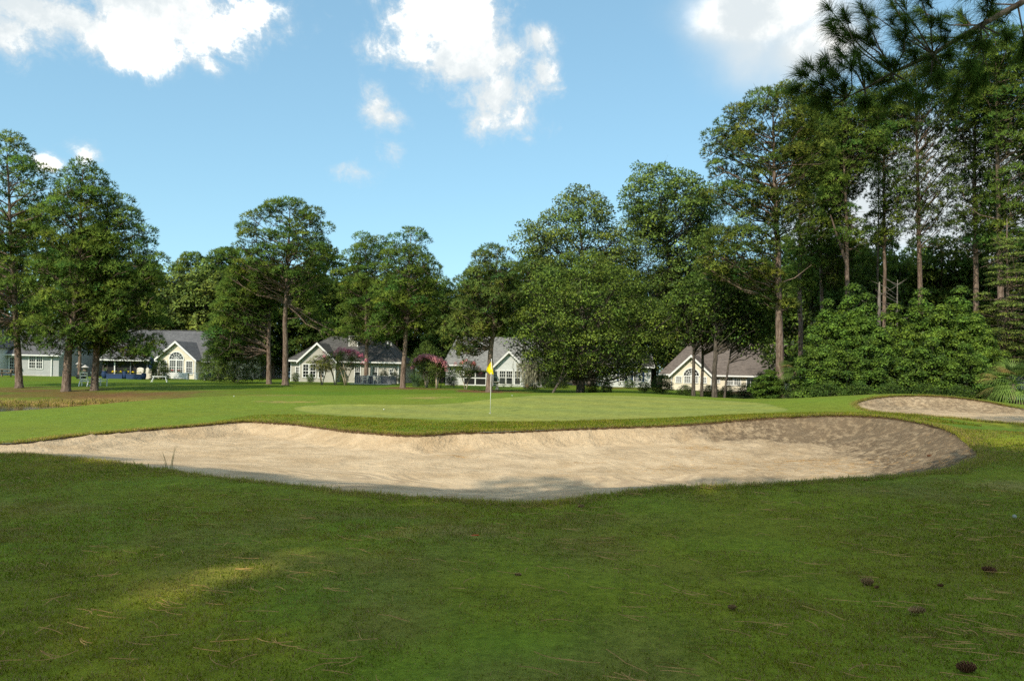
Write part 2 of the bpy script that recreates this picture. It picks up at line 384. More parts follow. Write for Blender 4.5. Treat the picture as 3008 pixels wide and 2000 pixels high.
# value noise for python side variation
def sm(x, a, b):
    t = np.clip((x-a)/(b-a), 0, 1); return t*t*(3-2*t)
def vnoise(x, y, s, seed=0):
    x = np.asarray(x)/s; y = np.asarray(y)/s; xi = np.floor(x).astype(int); yi = np.floor(y).astype(int); fx = x-xi; fy = y-yi
    fx = fx*fx*(3-2*fx); fy = fy*fy*(3-2*fy)
    def h(a, b): 
        v = np.sin(a*127.1+b*311.7+seed*74.7)*43758.5453; return v-np.floor(v)
    return (h(xi,yi)*(1-fx)+h(xi+1,yi)*fx)*(1-fy)+(h(xi,yi+1)*(1-fx)+h(xi+1,yi+1)*fx)*fy
def axis(fine0, fine1, step, lo, hi, g=1.09):
    a = list(np.arange(fine0, fine1+1e-6, step)); s = step
    while a[-1] < hi: s *= g; a.append(a[-1]+s)
    s = step; b = []; c = fine0
    while c > lo: s *= g; c -= s; b.append(c)
    return np.array(b[::-1]+a)
def grid(xs, ys):
    gx, gy = np.meshgrid(xs, ys); n, m = gx.shape; V = np.stack([gx.ravel(), gy.ravel()], 1)
    i = np.arange(n*m).reshape(n, m); a, b, c, d = i[:-1,:-1].ravel(), i[:-1,1:].ravel(), i[1:,1:].ravel(), i[1:,:-1].ravel()
    return V, np.concatenate([np.stack([a,b,c],1), np.stack([a,c,d],1)])
def clip_mesh(V, F, s, keep=1):
    """keep the triangles where keep*s > 0, cut along s = 0"""
    s = s*keep; ins = s > 0; c = ins[F].sum(1)
    full = F[c == 3]; newV = []; newF = []; cache = {}; base = len(V)
    def cut(i, j):
        k = (min(i,j), max(i,j))
        if k not in cache:
            t = s[i]/(s[i]-s[j]); newV.append(V[i]*(1-t)+V[j]*t); cache[k] = base+len(newV)-1
        return cache[k]
    for tri in F[(c == 1) | (c == 2)]:
        poly = []
        for a in range(3):
            i, j = tri[a], tri[(a+1) % 3]
            if ins[i]: poly.append(i)
            if ins[i] != ins[j]: poly.append(cut(i, j))
        for k in range(1, len(poly)-1): newF.append((poly[0], poly[k], poly[k+1]))
    VV = np.concatenate([V, np.array(newV)]) if newV else V; FF = np.concatenate([full, np.array(newF, int)]) if newF else full
    edge = np.zeros(len(VV), bool); edge[base:] = True
    u, inv = np.unique(FF, return_inverse=True)
    return VV[u], inv.reshape(FF.shape), edge[u]

# ---- turf
XS = axis(-15.5, 15.5, .18, -420, 420); YS = axis(3.0, 36, .17, -300, 620, 1.08)
GV, GF = grid(XS, YS)
s1, i1 = sdf(GV, S1); s2, i2 = sdf(GV, S2)
sb = np.minimum(s1, s2)
V2, F2, edge = clip_mesh(GV, GF, sb - .0, 1)
x, y = V2.T
z = ground_z(V2)
def gnoise(x, y): return (vnoise(x, y, 2.3, 1)-.5)*.03*sm(y, 2, 5) + (vnoise(x, y, .5, 2)-.5)*.014
z += gnoise(x, y)
sg, _ = sdf(V2, SG); sp, _ = sdf(V2, SP); sd1, id1 = sdf(V2, S1); sd2, id2 = sdf(V2, S2)
z -= .9*sm(-sp, 0, 3) * (sp < 0)
rough = np.stack([.15+.05*vnoise(x,y,1.4,3), .205+.04*vnoise(x,y,.9,4), np.full_like(x, .014)], 1)
dry = np.array([.20,.155,.045])
kd = sm(vnoise(x,y,.8,7)*.6+vnoise(x,y,2.7,8)*.5, .58, .95)[:,None]*.5
rough = rough*(1-kd)+dry*kd
fair = np.stack([.128+.02*vnoise(x,y,3,5), .185+.02*vnoise(x,y,2,6), np.full_like(x,.020)], 1)
lawn = np.stack([.085+.03*vnoise(x,y,4,9), .150+.025*vnoise(x,y,3,10), np.full_like(x,.012)], 1)
fr = sm(y-12.5-.0*x, 0, 5) * 1.0
near_side = (y < 15+.12*np.abs(x-0)) & (y < 17)
f_fair = np.where(near_side, 0, 1.0)*sm(y, 14, 18)
f_fair *= 1-sm(x-.08*(y-20), 9.5, 12.5)*(1-sm(y, 26, 31))*.75
c = rough*(1-f_fair[:,None])+fair*f_fair[:,None]
# longer fringe between green and bunker
band = (sd1 < 3.4)*(sd1 > 0)*(y > 18)*sm(x, -6, -2.5)*(1-sm(x, 12, 13)); band = band*sm(3.4-sd1, 0, .5)*(sg > .1)
fc = np.stack([.082+.02*vnoise(x,y,.5,11), .150+.03*vnoise(x,y,.6,12), np.full_like(x,.014)],1)
c = c*(1-band[:,None])+fc*band[:,None]
fl = sm(y, 43, 49); fl = np.maximum(fl, sm(-x-.2*(y-30), 14, 22)*sm(y,38,44)); c = c*(1-fl[:,None])+lawn*fl[:,None]
# dry rim of the bunkers
rim = (1-sm(sd1, 0, .55))*(y > 16)*(1-.6*sm(x,0,4)) + (1-sm(sd2, 0, .3)); rim = np.clip(rim*(.35+.9*vnoise(x,y,.35,13)), 0, 1)
c = c*(1-rim[:,None])+np.array([.20,.13,.04])*rim[:,None]
# pine straw and bare bank
def straw_at(cx, cy, r, amp=1.0):
    global c
    d = np.hypot((x-cx), (y-cy)*.9)/r+(vnoise(x,y,1.3,14)-.5)*1.2+(vnoise(x,y,.4,16)-.5)*.6
    k = ((1-sm(d, .55, 1.1))*amp)[:,None]; c = c*(1-k)+np.array([.15,.078,.036])*k
for cx, cy, r, a in [(-28.7,49.5,3.4,.6),(-25.5,49,3.2,.6),(-22.5,49.5,3.0,.6),(-33,49,4,.6),(-8.6,63,2.6,.9),(-5.5,62,2,.6),(-1.9,60.5,3,.95),(-19,50,2.6,.3),(12,84,4,.6),
                  (13,52,3,.3),(17,54,5,.5),(24,55,6,.8),(32,52,7,.9),(40,50,7,.9)]: straw_at(cx, cy, r, a)
bank = (1-sm(sp, .2, 3.2))*sm(y,40,42)+(1-sm(sp,0,.8)); bank = np.clip(bank,0,1)[:,None]; c = c*(1-bank)+np.array([.27,.19,.06])*bank
worn = (1-sm(np.hypot((x+15.0)/3.2, (y-46.5)/1.8), .5, 1.2))[:,None]*.7; c = c*(1-worn)+np.array([.30,.19,.08])*worn
for cx, cy, r in [(-10.2,34.5,.7),(-9.3,34.8,.5),(-4,38,.9),(10.6,34,.5),(10.0,34.8,.4),(7.9,8.3,.8),(8.6,9.4,.7),(7.2,10.6,.6),(-.6,7.9,.5)]:
    k = (1-sm(np.hypot((x-cx)/1.6, y-cy)/r+(vnoise(x,y,.4,15)-.5)*.8, .4, 1.1))[:,None]*.6; c = c*(1-k)+np.array([.32,.24,.085])*k
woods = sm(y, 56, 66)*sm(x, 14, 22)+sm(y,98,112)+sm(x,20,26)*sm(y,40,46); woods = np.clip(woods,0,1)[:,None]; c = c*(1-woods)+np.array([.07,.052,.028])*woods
keep = sg > 0
cutV = np.concatenate([V2, z[:,None]], 1)
# hole for the green: drop those triangles by cutting once more
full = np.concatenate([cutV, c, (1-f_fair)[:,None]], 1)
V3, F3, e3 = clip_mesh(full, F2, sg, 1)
# earth skirt under the sand-side edge of the turf
def boundary(F):
    e = np.sort(np.concatenate([F[:,[0,1]],F[:,[1,2]],F[:,[2,0]]]),1); u, cnt = np.unique(e, axis=0, return_counts=True); return u[cnt==1]
be = boundary(F3); be = be[(np.minimum(np.abs(sdf(V3[be[:,0],:2],S1)[0]), np.abs(sdf(V3[be[:,0],:2],S2)[0])) < .05)]
et, eb = V3[be][:, :, :3].copy(), V3[be][:, :, :3].copy(); et[:, :, 2] -= .004; eb[:, :, 2] -= .24
SK = np.concatenate([et, eb[:, ::-1]], 1).reshape(-1, 3); SKF = np.arange(len(SK)).reshape(-1, 4)
def rgba(a): return np.concatenate([a, np.ones((len(a),1))], 1)

def turf_mat(name, fine, bump, tint=(1,1,1)):
    m, nt = new_mat(name); t = NT(nt); p = t.pos()
    n1 = t.noise(p, fine, 4, .7); n2 = t.noise(p, fine*.22, 4, .6); n3 = t.noise(p, .8, 3); n4 = t.noise(t.mapping(p, (1,1,.2)), fine*3.1, 2, .6)
    k = t.m('ADD', t.m('MULTIPLY', n1, .5), t.m('ADD', t.m('MULTIPLY', n2, .3), t.m('MULTIPLY', n4, .2)))
    col = t.attr('Col')
    c = t.mix(1.0, col, t.mix(t.ramp(k, .32, .68), (.55,.58,.5), (1.45,1.38,1.5)), 'MULTIPLY')
    c = t.mix(t.ramp(n3, .4, .65, 0, .25), c, t.mix(1.0, col, (1.35,1.12,1.0), 'MULTIPLY'))
    c = t.mix(1.0, c, tint, 'MULTIPLY')
    h = t.m('ADD', n1, t.m('MULTIPLY', n4, .6))
    t.out(t.bsdf(c, .95, .12, t.bump(h, bump, .03))); return m
MAT['turf'] = turf_mat('turf', 14.0, .8); MAT['green'] = turf_mat('green_turf', 9.0, .15); 
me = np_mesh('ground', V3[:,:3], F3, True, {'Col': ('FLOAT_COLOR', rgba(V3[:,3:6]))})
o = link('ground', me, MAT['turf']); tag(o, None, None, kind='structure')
link('turf_edge', np_mesh('turf_edge', SK, SKF), plain('edge_soil', (.12,.078,.04), .95, .1, .6, 5, .5), o)
# ---- putting green
gxs = np.arange(SG[:,0].min()-.3, SG[:,0].max()+.3, .2); gys = np.arange(SG[:,1].min()-.3, SG[:,1].max()+.3, .2)
V, F = grid(gxs, gys); s, _ = sdf(V, SG); x, y = V.T
zz = ground_z(V)-.003+gnoise(x, y)*(.15+.85*(1-sm(-s, .1, .8)))
st = .5+.5*np.tanh(3*np.sin((x*.55+y*.84)*2*math.pi/3.4)); arc = sm(np.hypot(x+2, (y-27.5)*1.0), 6.6, 6.9)*(x<0)*sm(y,28.5,30)
cg = np.stack([(.255+.035*st+.025*arc+.02*vnoise(x,y,5,21))*.72, (.305+.03*st+.03*arc+.02*vnoise(x,y,4,22))*.72, .052+.0*x], 1)
rimg = (1-sm(-s, 0, .3))[:,None]*.5; cg = cg*(1-rimg)+np.array([.12,.17,.03])*rimg
V4, F4, _ = clip_mesh(np.concatenate([V, zz[:,None], cg], 1), F, -(s-.05), 1)
o = link('putting_green', np_mesh('putting_green', V4[:,:3], F4, True, {'Col': ('FLOAT_COLOR', rgba(V4[:,3:6]))}), MAT['green']); tag(o, None, None, kind='structure')
# ---- bunkers
def bunker_surface(xy, S, nfar, zf, wfar, wnear, which):
    s, idx = sdf(xy, S); x, y = np.asarray(xy, float).T; d = np.maximum(-s, 0); G = ground_z(xy)
    n = len(S); q_ = np.clip(idx/float(SUB), 0, 60)
    if which == 1:
        # wall width, share of the drop taken by the wall, along the outline
        ctl_i = [0, 3, 5, 9, 10, 12, 14, 17, 20, 22, 24, 27, 34, 37, 39]; ctl_w = [2.2, 1.2, .6, .6, .6, 1.0, 1.6, 2.0, 1.9, 2.2, 3.2, 4.4, 4.4, 3.4, 2.4]; ctl_f = [.8, .85, .9, .85, .7, .62, .7, .8, .9, 1, 1, 1, 1, 1, .9]
        w = np.interp(q_, ctl_i, ctl_w); f = np.interp(q_, ctl_i, ctl_f)
    else:
        w = np.where(idx < nfar, wfar, wnear); f = np.ones(len(s))
    t = np.clip(d/w, 0, 1); t2 = np.clip(d/4.2, 0, 1); st = sm(w, 3.0, 1.9)
    sN = t*t*(3-2*t); sF = 1-(1-t)**1.9
    k = f*(sF*st+sN*(1-st))+(1-f)*t2*t2*(3-2*t2)
    z = G*(1-k)+zf(x, y)*k
    wall = st*(1-sm(t, .7, 1.2))
    z -= .045
    z += wall*((vnoise(x,y*.35,.30,31)-.5)*.11+(vnoise(x,y,.15,32)-.5)*.07+(vnoise(x,y,.85,35)-.5)*.10)*sm(d,0,.14) + (vnoise(x,y,1.1,33)-.5)*.05*(1-wall) + (vnoise(x,y,.22,34)-.5)*.012*(1-wall)
    z -= .012*(s > 0)
    return s, d, z, wall
def sand_mat():
    m, nt = new_mat('bunker_sand'); t = NT(nt); p = t.pos()
    w = t.attr('wall', 'Fac'); stain = t.attr('stain', 'Fac')
    n1 = t.noise(p, 1.1, 5, .6, .4); n2 = t.noise(p, 9, 5, .65); n3 = t.noise(p, 45, 3, .6); n0 = t.noise(p, .35, 3)
    c = t.mix(t.ramp(n1, .3, .7), (.47,.345,.205), (.63,.485,.31)); c = t.mix(t.ramp(n2, .5, .78, 0, .5), c, (.35,.26,.16)); c = t.mix(t.ramp(t.noise(t.mapping(p, (.5,1.6,1)), 1.3, 5, .65, 1.0), .5, .7, 0, .55), c, (.37,.285,.18))
    c = t.mix(t.ramp(n3, .62, .8, 0, .35), c, (.22,.15,.10))
    # rake swirls
    mp = t.mapping(p, (1,1,0)); nz = t.n('ShaderNodeTexNoise'); t.l(mp, nz.inputs['Vector']); nz.inputs['Scale'].default_value = .22; nz.inputs['Detail'].default_value = 2
    wv = t.n('ShaderNodeTexWave', wave_type='RINGS', rings_direction='Z', wave_profile='SIN'); vm = t.n('ShaderNodeVectorMath', operation='MULTIPLY_ADD')
    t.l(nz.outputs['Color'], vm.inputs[0]); vm.inputs[1].default_value = (7, 7, 0); t.l(t.mapping(p, (1,1,0), (2.0,-17,0)), vm.inputs[2]); t.l(vm.outputs[0], wv.inputs['Vector'])
    wv.inputs['Scale'].default_value = .8; wv.inputs['Distortion'].default_value = 2.0; wv.inputs['Detail'].default_value = 2; wv.inputs['Detail Scale'].default_value = .6
    rk = t.m('MULTIPLY', wv.outputs['Fac'], t.m('SUBTRACT', 1.0, w)); msk = t.ramp(n0, .3, .55, .25, 1.0); rk = t.m('MULTIPLY', rk, msk)
    c = t.mix(t.m('MULTIPLY', t.ramp(rk, .55, .95), .5), c, (.34,.25,.16))
    # crumbly stained walls
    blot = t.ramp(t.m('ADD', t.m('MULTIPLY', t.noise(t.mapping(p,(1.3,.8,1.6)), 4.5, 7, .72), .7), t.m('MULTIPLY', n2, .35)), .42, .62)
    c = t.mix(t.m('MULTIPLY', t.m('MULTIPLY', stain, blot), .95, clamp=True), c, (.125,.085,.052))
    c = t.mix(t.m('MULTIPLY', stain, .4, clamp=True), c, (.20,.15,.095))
    h = t.m('ADD', t.m('MULTIPLY', rk, .35), t.m('ADD', t.m('MULTIPLY', n2, t.m('MULTIPLY_ADD', w, 1.3, .55)), t.m('MULTIPLY', n3, .3)))
    t.out(t.bsdf(c, .97, .08, t.bump(h, .8, .07))); return m
MAT['sand'] = sand_mat()
def zf1(x, y): return -.50+.03*np.clip(x-3, 0, 10)+.01*np.clip(-x-6, 0, 10)
def zf2(x, y): return .40-.012*np.clip(x-14, -5, 12)
def make_bunker(S, nfar, zf, wf, wn, which, step, label):
    xs = np.arange(S[:,0].min()-.3, S[:,0].max()+.3, step); ys = np.arange(S[:,1].min()-.3, S[:,1].max()+.3, step)
    V, F = grid(xs, ys); s, d, z, wall = bunker_surface(V, S, nfar, zf, wf, wn, which); x, y = V.T
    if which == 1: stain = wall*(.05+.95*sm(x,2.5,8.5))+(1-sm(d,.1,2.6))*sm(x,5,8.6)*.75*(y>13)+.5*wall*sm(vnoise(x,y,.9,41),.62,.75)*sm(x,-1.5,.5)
    else: stain = wall*.75
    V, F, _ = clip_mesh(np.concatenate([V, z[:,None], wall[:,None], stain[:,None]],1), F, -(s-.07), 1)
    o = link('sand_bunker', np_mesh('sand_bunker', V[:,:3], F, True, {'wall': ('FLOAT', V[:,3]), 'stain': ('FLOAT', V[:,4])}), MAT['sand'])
    tag(o, label, None, kind='structure'); return o
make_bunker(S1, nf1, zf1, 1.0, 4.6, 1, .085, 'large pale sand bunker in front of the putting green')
make_bunker(S2, (len(b2_top)-1)*SUB, zf2, 2.0-.15, 2.4, 2, .12, 'smaller sand bunker on the mound right of the green')
def surf_z(x, y):
    """height of whatever surface lies at x, y"""
    q = np.array([(x, y)]); a = bunker_surface(q, S1, nf1, zf1, 1.0, 4.6, 1)
    if a[0][0] < 0: return float(a[2][0])
    return gz(x, y)
# ---- pond
wm, nt = new_mat('pond_water'); t = NT(nt); n = t.noise(t.mapping(t.pos(), (1,3,1)), 1.6, 3)
t.out(t.bsdf((.03,.026,.014), .06, .5, t.bump(n, .12, .05))); MAT['water'] = wm
pv = np.array([(px_, py_, -.86) for px_, py_ in (np.array(pond_poly)-np.array(pond_poly).mean(0))*1.12+np.array(pond_poly).mean(0)])
mb = MB(); mb.poly(pv, [tuple(range(len(pv)))]); o = mb.build('pond', MAT['water']); tag(o, None, None, kind='structure')
# ------------------------------------------------------------------ vegetation
def unit(a): return a/np.maximum(np.linalg.norm(a, axis=-1, keepdims=True), 1e-9)
def sample_clumps(rng, prof, n, Rm, sep, dep=.9, inner=.2, flat=1.0):
    prof = sorted(prof); zs = np.array([p[0] for p in prof]); xl = np.array([p[1] for p in prof]); xr = np.array([p[2] for p in prof])
    zz = np.linspace(zs[0], zs[-1], 200); wid = np.interp(zz, zs, xr-xl); cum = np.cumsum(wid+.05); cum /= cum[-1]
    out = []; tries = 0
    while len(out) < n and tries < n*14:
        tries += 1
        z = np.interp(rng.random(), cum, zz); l, r = np.interp(z, zs, xl), np.interp(z, zs, xr); c, h = (l+r)/2, max((r-l)/2-.35*Rm, .05)
        th = rng.random()*2*math.pi; f = (inner+(1-inner)*rng.random())**.55
        p = (c+h*f*math.cos(th), dep*h*f*math.sin(th), z); rad = Rm*rng.uniform(.65, 1.25)
        if all((p[0]-q[0])**2+(p[1]-q[1])**2+((p[2]-q[2])*1.3)**2 > (sep*(rad+q[3]))**2 for q in out): out.append(p+(rad,))
    return np.array(out)
def hero_prof(px, D, rows, zb):
    b = P(px, 1100, D).x; out = []
    for py, l, r in rows:
        a, c = P(l, py, D), P(r, py, D); out.append(((a.z+c.z)/2-zb, a.x-b, c.x-b))
    return out
def needles(rng, C, per, L, w, blades, base, var, flat=.7, updir=.55, per_vol=False):
    """tufts of needles on puffs C(x,y,z,r)"""
    vs, ns, cs = [], [], []
    for cx, cy, cz, r in C:
        k = max(int(per*(r**2)), 6); d = unit(rng.normal(size=(k,3))); d[:,2] = np.abs(d[:,2])*np.where(rng.random(k) < .78, 1, -1)
        p = np.array([cx,cy,cz])+d*(r*(.62+.38*rng.random((k,1))**.7))*np.array([1,1,flat])
        a = unit(d*np.array([1,1,.6])+np.array([0,0,updir])+rng.normal(size=(k,3))*.25)
        b = unit(a[:,None,:]+rng.normal(size=(k,blades,3))*.62); ln = L*rng.uniform(.7,1.2,(k,1,1))
        wv = unit(np.cross(b, rng.normal(size=(k,blades,3))))*w*.5
        p3 = p[:,None,:]+0*b
        tri = np.stack([p3-wv, p3+wv, p3+b*ln], 2).reshape(-1,3)
        nn = unit(d*.9+np.array([0,0,.28])+rng.normal(size=(k,3))*.18); nn = np.repeat(nn, blades*3, 0)
        tone = rng.uniform(.75,1.2)*(1+.22*(rng.random((k,1))-.5)); hue = rng.normal(0,.10)+rng.normal(0,.06,(k,1))
        col = np.array(base)*np.array([1.0,.93,1.15])*tone*(1+np.array([1.6,.5,-.3])*hue*var); cs.append(np.repeat(np.clip(col,.002,1), blades*3, 0)); vs.append(tri); ns.append(nn)
    return np.concatenate(vs), np.concatenate(ns), np.concatenate(cs)
def leaves(rng, C, per, size, base, var, flat=.8, droop=.2, asp=.55):
    var = var*.55
    vs, ns, cs = [], [], []
    for cx, cy, cz, r in C:
        k = max(int(per*(r**2)), 8); d = unit(rng.normal(size=(k,3))); d[:,2] = np.where(rng.random(k) < .7, np.abs(d[:,2]), d[:,2])
        p = np.array([cx,cy,cz])+d*(r*(.35+.65*rng.random((k,1))**.5))*np.array([1,1,flat])
        ax = unit(d*.5+rng.normal(size=(k,3))*.8+np.array([0,0,-droop])); nr = unit(d*.5+np.array([0,0,.6])+rng.normal(size=(k,3))*.55)
        sd = unit(np.cross(ax, nr)); s = size*rng.uniform(.65,1.3,(k,1))
        q = np.stack([p-ax*s*.5, p+sd*s*asp*.5, p+ax*s*.5, p-sd*s*asp*.5], 1).reshape(-1,3)
        nn = unit(d*.85+np.array([0,0,.32])+rng.normal(size=(k,3))*.2)
        tone = rng.uniform(.78,1.2)*(1+.36*(rng.random((k,1))-.5)); hue = rng.normal(0,.09)+rng.normal(0,.08,(k,1))
        col = np.array(base)*np.array([1.0,.93,1.15])*tone*(1+np.array([1.6,.5,-.3])*hue*var); cs.append(np.repeat(np.clip(col,.002,1),4,0)); vs.append(q); ns.append(np.repeat(nn,4,0))
    return np.concatenate(vs), np.concatenate(ns), np.concatenate(cs)
def foliage_mesh(name, arrs, mat, quad):
    V, Nn, Cc = arrs; k = 4 if quad else 3
    me = np_mesh(name, V, np.arange(len(V)).reshape(-1,k), False, {'nrm': ('FLOAT_VECTOR', Nn), 'Col': ('FLOAT_COLOR', rgba(Cc))})
    me.materials.append(mat); return me
def wood_mesh(rng, H, r0, lean, C, name, mat, fork=None, limb_from=.25, rise=.35, flare=1.5, sides=9, twig=.028, bare=(), wob=.12, limbmax=120):
    mb = MB(); m = 13; pts = []; rad = []
    wx, wy = rng.normal(0, wob, m).cumsum()*.35, rng.normal(0, wob, m).cumsum()*.35
    for i in range(m):
        t = i/(m-1); z = H*t
        pts.append(Vector((lean*t**1.15+wx[i]*math.sin(math.pi*min(t*1.2,1)), wy[i]*math.sin(math.pi*t), z-.12*(i==0))))
        rad.append(r0*((1-t)**.75*.93+.05)*(1+(flare-1)*math.exp(-z/(r0*2.2))))
    # a few extra rings in the butt flare
    e = [pts[0].lerp(pts[1], k) for k in (.0,.12,.3)]; er = [r0*flare, r0*(1+(flare-1)*.45), r0*1.06]
    mb.tube(e+pts[1:], er+rad[1:], sides)
    def ax(z):
        t = min(max(z/H,0),1)*(m-1); i = min(int(t), m-2); return pts[i].lerp(pts[i+1], t-i), rad[i]+(rad[i+1]-rad[i])*(t-i)
    idx = list(range(len(C))); 
    if len(idx) > limbmax: idx = list(rng.choice(idx, limbmax, replace=False))
    for k in idx:
        c = Vector(C[k][:3]); a0 = ax(c.z)[0]; rd = math.hypot(c.x-a0.x, c.y-a0.y)
        z0 = max(c.z-rise*rd-rng.uniform(.1,.6), H*limb_from*.9); a, ra = ax(min(z0, H*.985))
        mid = a.lerp(c, .5)+Vector((rng.normal(0,.1), rng.normal(0,.1), -.06*rd+rng.normal(0,.12)))
        r1 = min(ra*.55, twig+.0095*(c-a).length)
        mb.tube([a, a.lerp(mid,.55)+Vector((0,0,.03*rd)), mid, mid.lerp(c,.6), c], [r1, r1*.85, r1*.68, r1*.5, r1*.25], 5, False)
        for _ in range(2):
            q = c+Vector(rng.normal(0, C[k][3]*.55, 3)); mb.tube([mid.lerp(c,.6), mid.lerp(q,.75)*.5+q*.5, q], [r1*.42, r1*.3, r1*.14], 4, False)
    for z0, dx, dy, dz, r1 in bare:
        a, ra = ax(z0); e = a+Vector((dx,dy,dz)); mb.tube([a, a.lerp(e,.5)+Vector((0,0,-.12*abs(dx))), e], [r1, r1*.7, r1*.25], 6, False)
    me = bpy.data.meshes.new(name); me.from_pydata(mb.v, [], mb.f); me.polygons.foreach_set('use_smooth', np.ones(len(me.polygons), dtype=bool)); me.materials.append(mat); return me

PINE = (.092, .155, .026); PINE_Y = (.075, .118, .022); PINE_D = (.066, .112, .022); OAK = (.074, .122, .017); GUM = (.055, .110, .022); DARKLEAF = (.055, .098, .014)
def tree(name, x, y, label, cat, trunk, crown, group=None, extra=()):
    t = empty(name, (x, y, gz(x, y)), 0, label, cat, group)
    link('trunk', trunk, None, t); link('crown', crown, None, t)
    return t
def hero_pine(px, D, py_top, rows, label, seed, n=80, Rm=.8, r0=.24, base=PINE, per=212, name='pine_tree', lean_px=None, bare=(), group=None, sep=.5, L=.23, dep=.9, limb_from=.3, var=1.0, rise=.35, inner=.2):
    rng = np.random.default_rng(seed); b = P(px, 1130, D); zb = gz(b.x, b.y); top = P(lean_px if lean_px else px, py_top, D); H = top.z-zb
    C = sample_clumps(rng, hero_prof(px, D, rows, zb), n, Rm, sep, dep, inner)
    tr = wood_mesh(rng, H*.97, r0, top.x-b.x, C, 'trunk', MAT['bark'], limb_from=limb_from, bare=bare, rise=rise)
    cr = foliage_mesh('crown', needles(rng, C, per, L, .044, 5, base, var), MAT['pine'], False)
    return tree(name, b.x, b.y, label, 'pine', tr, cr, group)
def hero_leaf(px, D, py_top, rows, label, seed, n=120, Rm=1.1, r0=.3, base=OAK, per=150, size=.22, name='oak_tree', cat='tree', group=None, sep=.42, bare=(), lean_px=None, limb_from=.2, mat='leaf', bark='oakbark', flat=.8, dep=.9, flare=1.4, inner=.2, asp=.55):
    rng = np.random.default_rng(seed); b = P(px, 1130, D); zb = gz(b.x, b.y); top = P(lean_px if lean_px else px, py_top, D); H = top.z-zb
    C = sample_clumps(rng, hero_prof(px, D, rows, zb), n, Rm, sep, dep, inner)
    tr = wood_mesh(rng, H*.93, r0, top.x-b.x, C, 'trunk', MAT[bark], limb_from=limb_from, rise=.6, bare=bare, flare=flare)
    cr = foliage_mesh('crown', leaves(rng, C, per, size, base, 1.0, flat, .2, asp), MAT[mat], True)
    return tree(name, b.x, b.y, label, cat, tr, cr, group)
LP = 'pines beside the pond'
T = {}
T['L1'] = hero_pine(57, 52, 402, [(402,0,50),(450,-60,115),(560,-150,215),(700,-170,170),(850,-160,150),(960,-110,150),(1030,-40,110)], 'tall pine at the left picture edge, trunk nearest the glazed door', 11, 120, .85, .23, PINE, group=LP, lean_px=20)
T['L2'] = hero_pine(194, 50, 474, [(474,215,290),(540,175,302),(640,150,330),(760,110,360),(880,90,350),(980,100,330),(1030,120,270)], 'tall pine by the pond with a thick trunk left of the lawn chairs', 12, 125, .8, .26, PINE, group=LP, lean_px=245, dep=1.0)
T['L3'] = hero_pine(277, 51, 545, [(545,300,345),(600,270,400),(700,250,445),(762,240,478),(850,230,476),(930,220,486),(1000,230,480),(1060,270,465)], 'broad pine standing between the two white lawn chairs', 13, 130, .78, .23, PINE, group=LP, lean_px=320, rise=.2)
T['L4'] = hero_pine(233, 72, 700, [(700,190,290),(800,170,300),(900,175,300),(990,200,280)], 'slender pine behind the pond pines in front of the dark porch', 14, 45, .8, .16, PINE_D, group=LP)
T['M2'] = hero_pine(838, 66, 588, [(588,800,900),(620,730,940),(670,690,970),(730,668,1002),(790,655,1000),(835,680,960),(870,840,950),(930,860,1000),(985,870,1010)], 'tall round-headed pine with a bare trunk left of the hipped house', 21, 125, .82, .27, PINE, lean_px=852, dep=.85,
     bare=((5.6,1.9,.2,.7,.05),(8.4,-1.2,.2,.5,.05),(7.9,1.6,-.6,.9,.05)), limb_from=.5)
T['M1'] = hero_pine(790, 68, 775, [(775,740,800),(820,660,840),(880,630,830),(950,610,790),(1010,600,760),(1060,610,720)], 'shorter pine just left of the tall round-headed pine', 22, 110, .9, .23, PINE, limb_from=.3, dep=.9)
T['M3'] = hero_pine(1183, 63, 672, [(672,1170,1235),(720,1135,1268),(780,1125,1300),(830,1115,1314),(880,1090,1310),(930,1100,1280),(990,1090,1230)], 'straight pine with a pointed crown right of the hipped house', 23, 92, .8, .22, PINE, lean_px=1207, limb_from=.45,
     bare=((6.0,1.6,.1,.8,.045),(8.6,2.0,.2,1.4,.045),(5.3,-1.3,-.2,.6,.04)))
T['M4'] = hero_pine(1075, 84, 700, [(700,1040,1130),(740,1010,1165),(800,1005,1170),(880,990,1180),(960,990,1160),(1010,1010,1150)], 'full pine rising behind the hipped house roof', 24, 115, .95, .25, PINE)
T['M5'] = hero_pine(1437, 59, 732, [(732,1430,1490),(765,1375,1525),(830,1345,1548),(900,1330,1545),(960,1310,1500),(1010,1290,1420),(1045,1330,1400)], 'thick-trunked pine with a forked bare limb behind the flag', 25, 100, .78, .25, (.105,.155,.032), lean_px=1462, limb_from=.35,
     bare=((5.0,1.7,.1,1.3,.075),(5.6,-1.3,.2,.55,.05),(5.9,.7,-.2,1.0,.05)), dep=.9)
# broadleaves in the middle
T['O1'] = hero_leaf(1735, 93, 560, [(560,1660,1735),(600,1615,1790),(650,1575,1830),(685,1500,1870),(740,1500,1900),(790,1520,1880),(850,1510,1900),(960,1480,1990)], 'tall oak with an airy top, highest of the middle trees', 31, 230, 1.5, .42, (.084,.126,.021), size=.31, lean_px=1700, per=100, inner=.08)
T['O2'] = hero_leaf(1705, 60, 760, [(760,1640,1780),(820,1560,1900),(880,1500,1970),(960,1470,2000),(1030,1455,1990),(1080,1500,1960),(1112,1600,1880)], 'broad low oak with drooping branches right of the flag', 32, 330, 1.0, .32, OAK, size=.19, per=200, limb_from=.12, inner=.1)
T['O3'] = hero_leaf(2010, 97, 498, [(498,1860,1960),(530,1830,2050),(580,1815,2110),(640,1812,2130),(690,1850,2120),(760,1900,2110),(850,1910,2060),(920,1900,2080)], 'tall sweetgum with pale open crown left of the big pines', 33, 175, 1.5, .36, (.078,.130,.023), size=.36, name='sweetgum_tree', per=82, lean_px=1935, sep=.42)
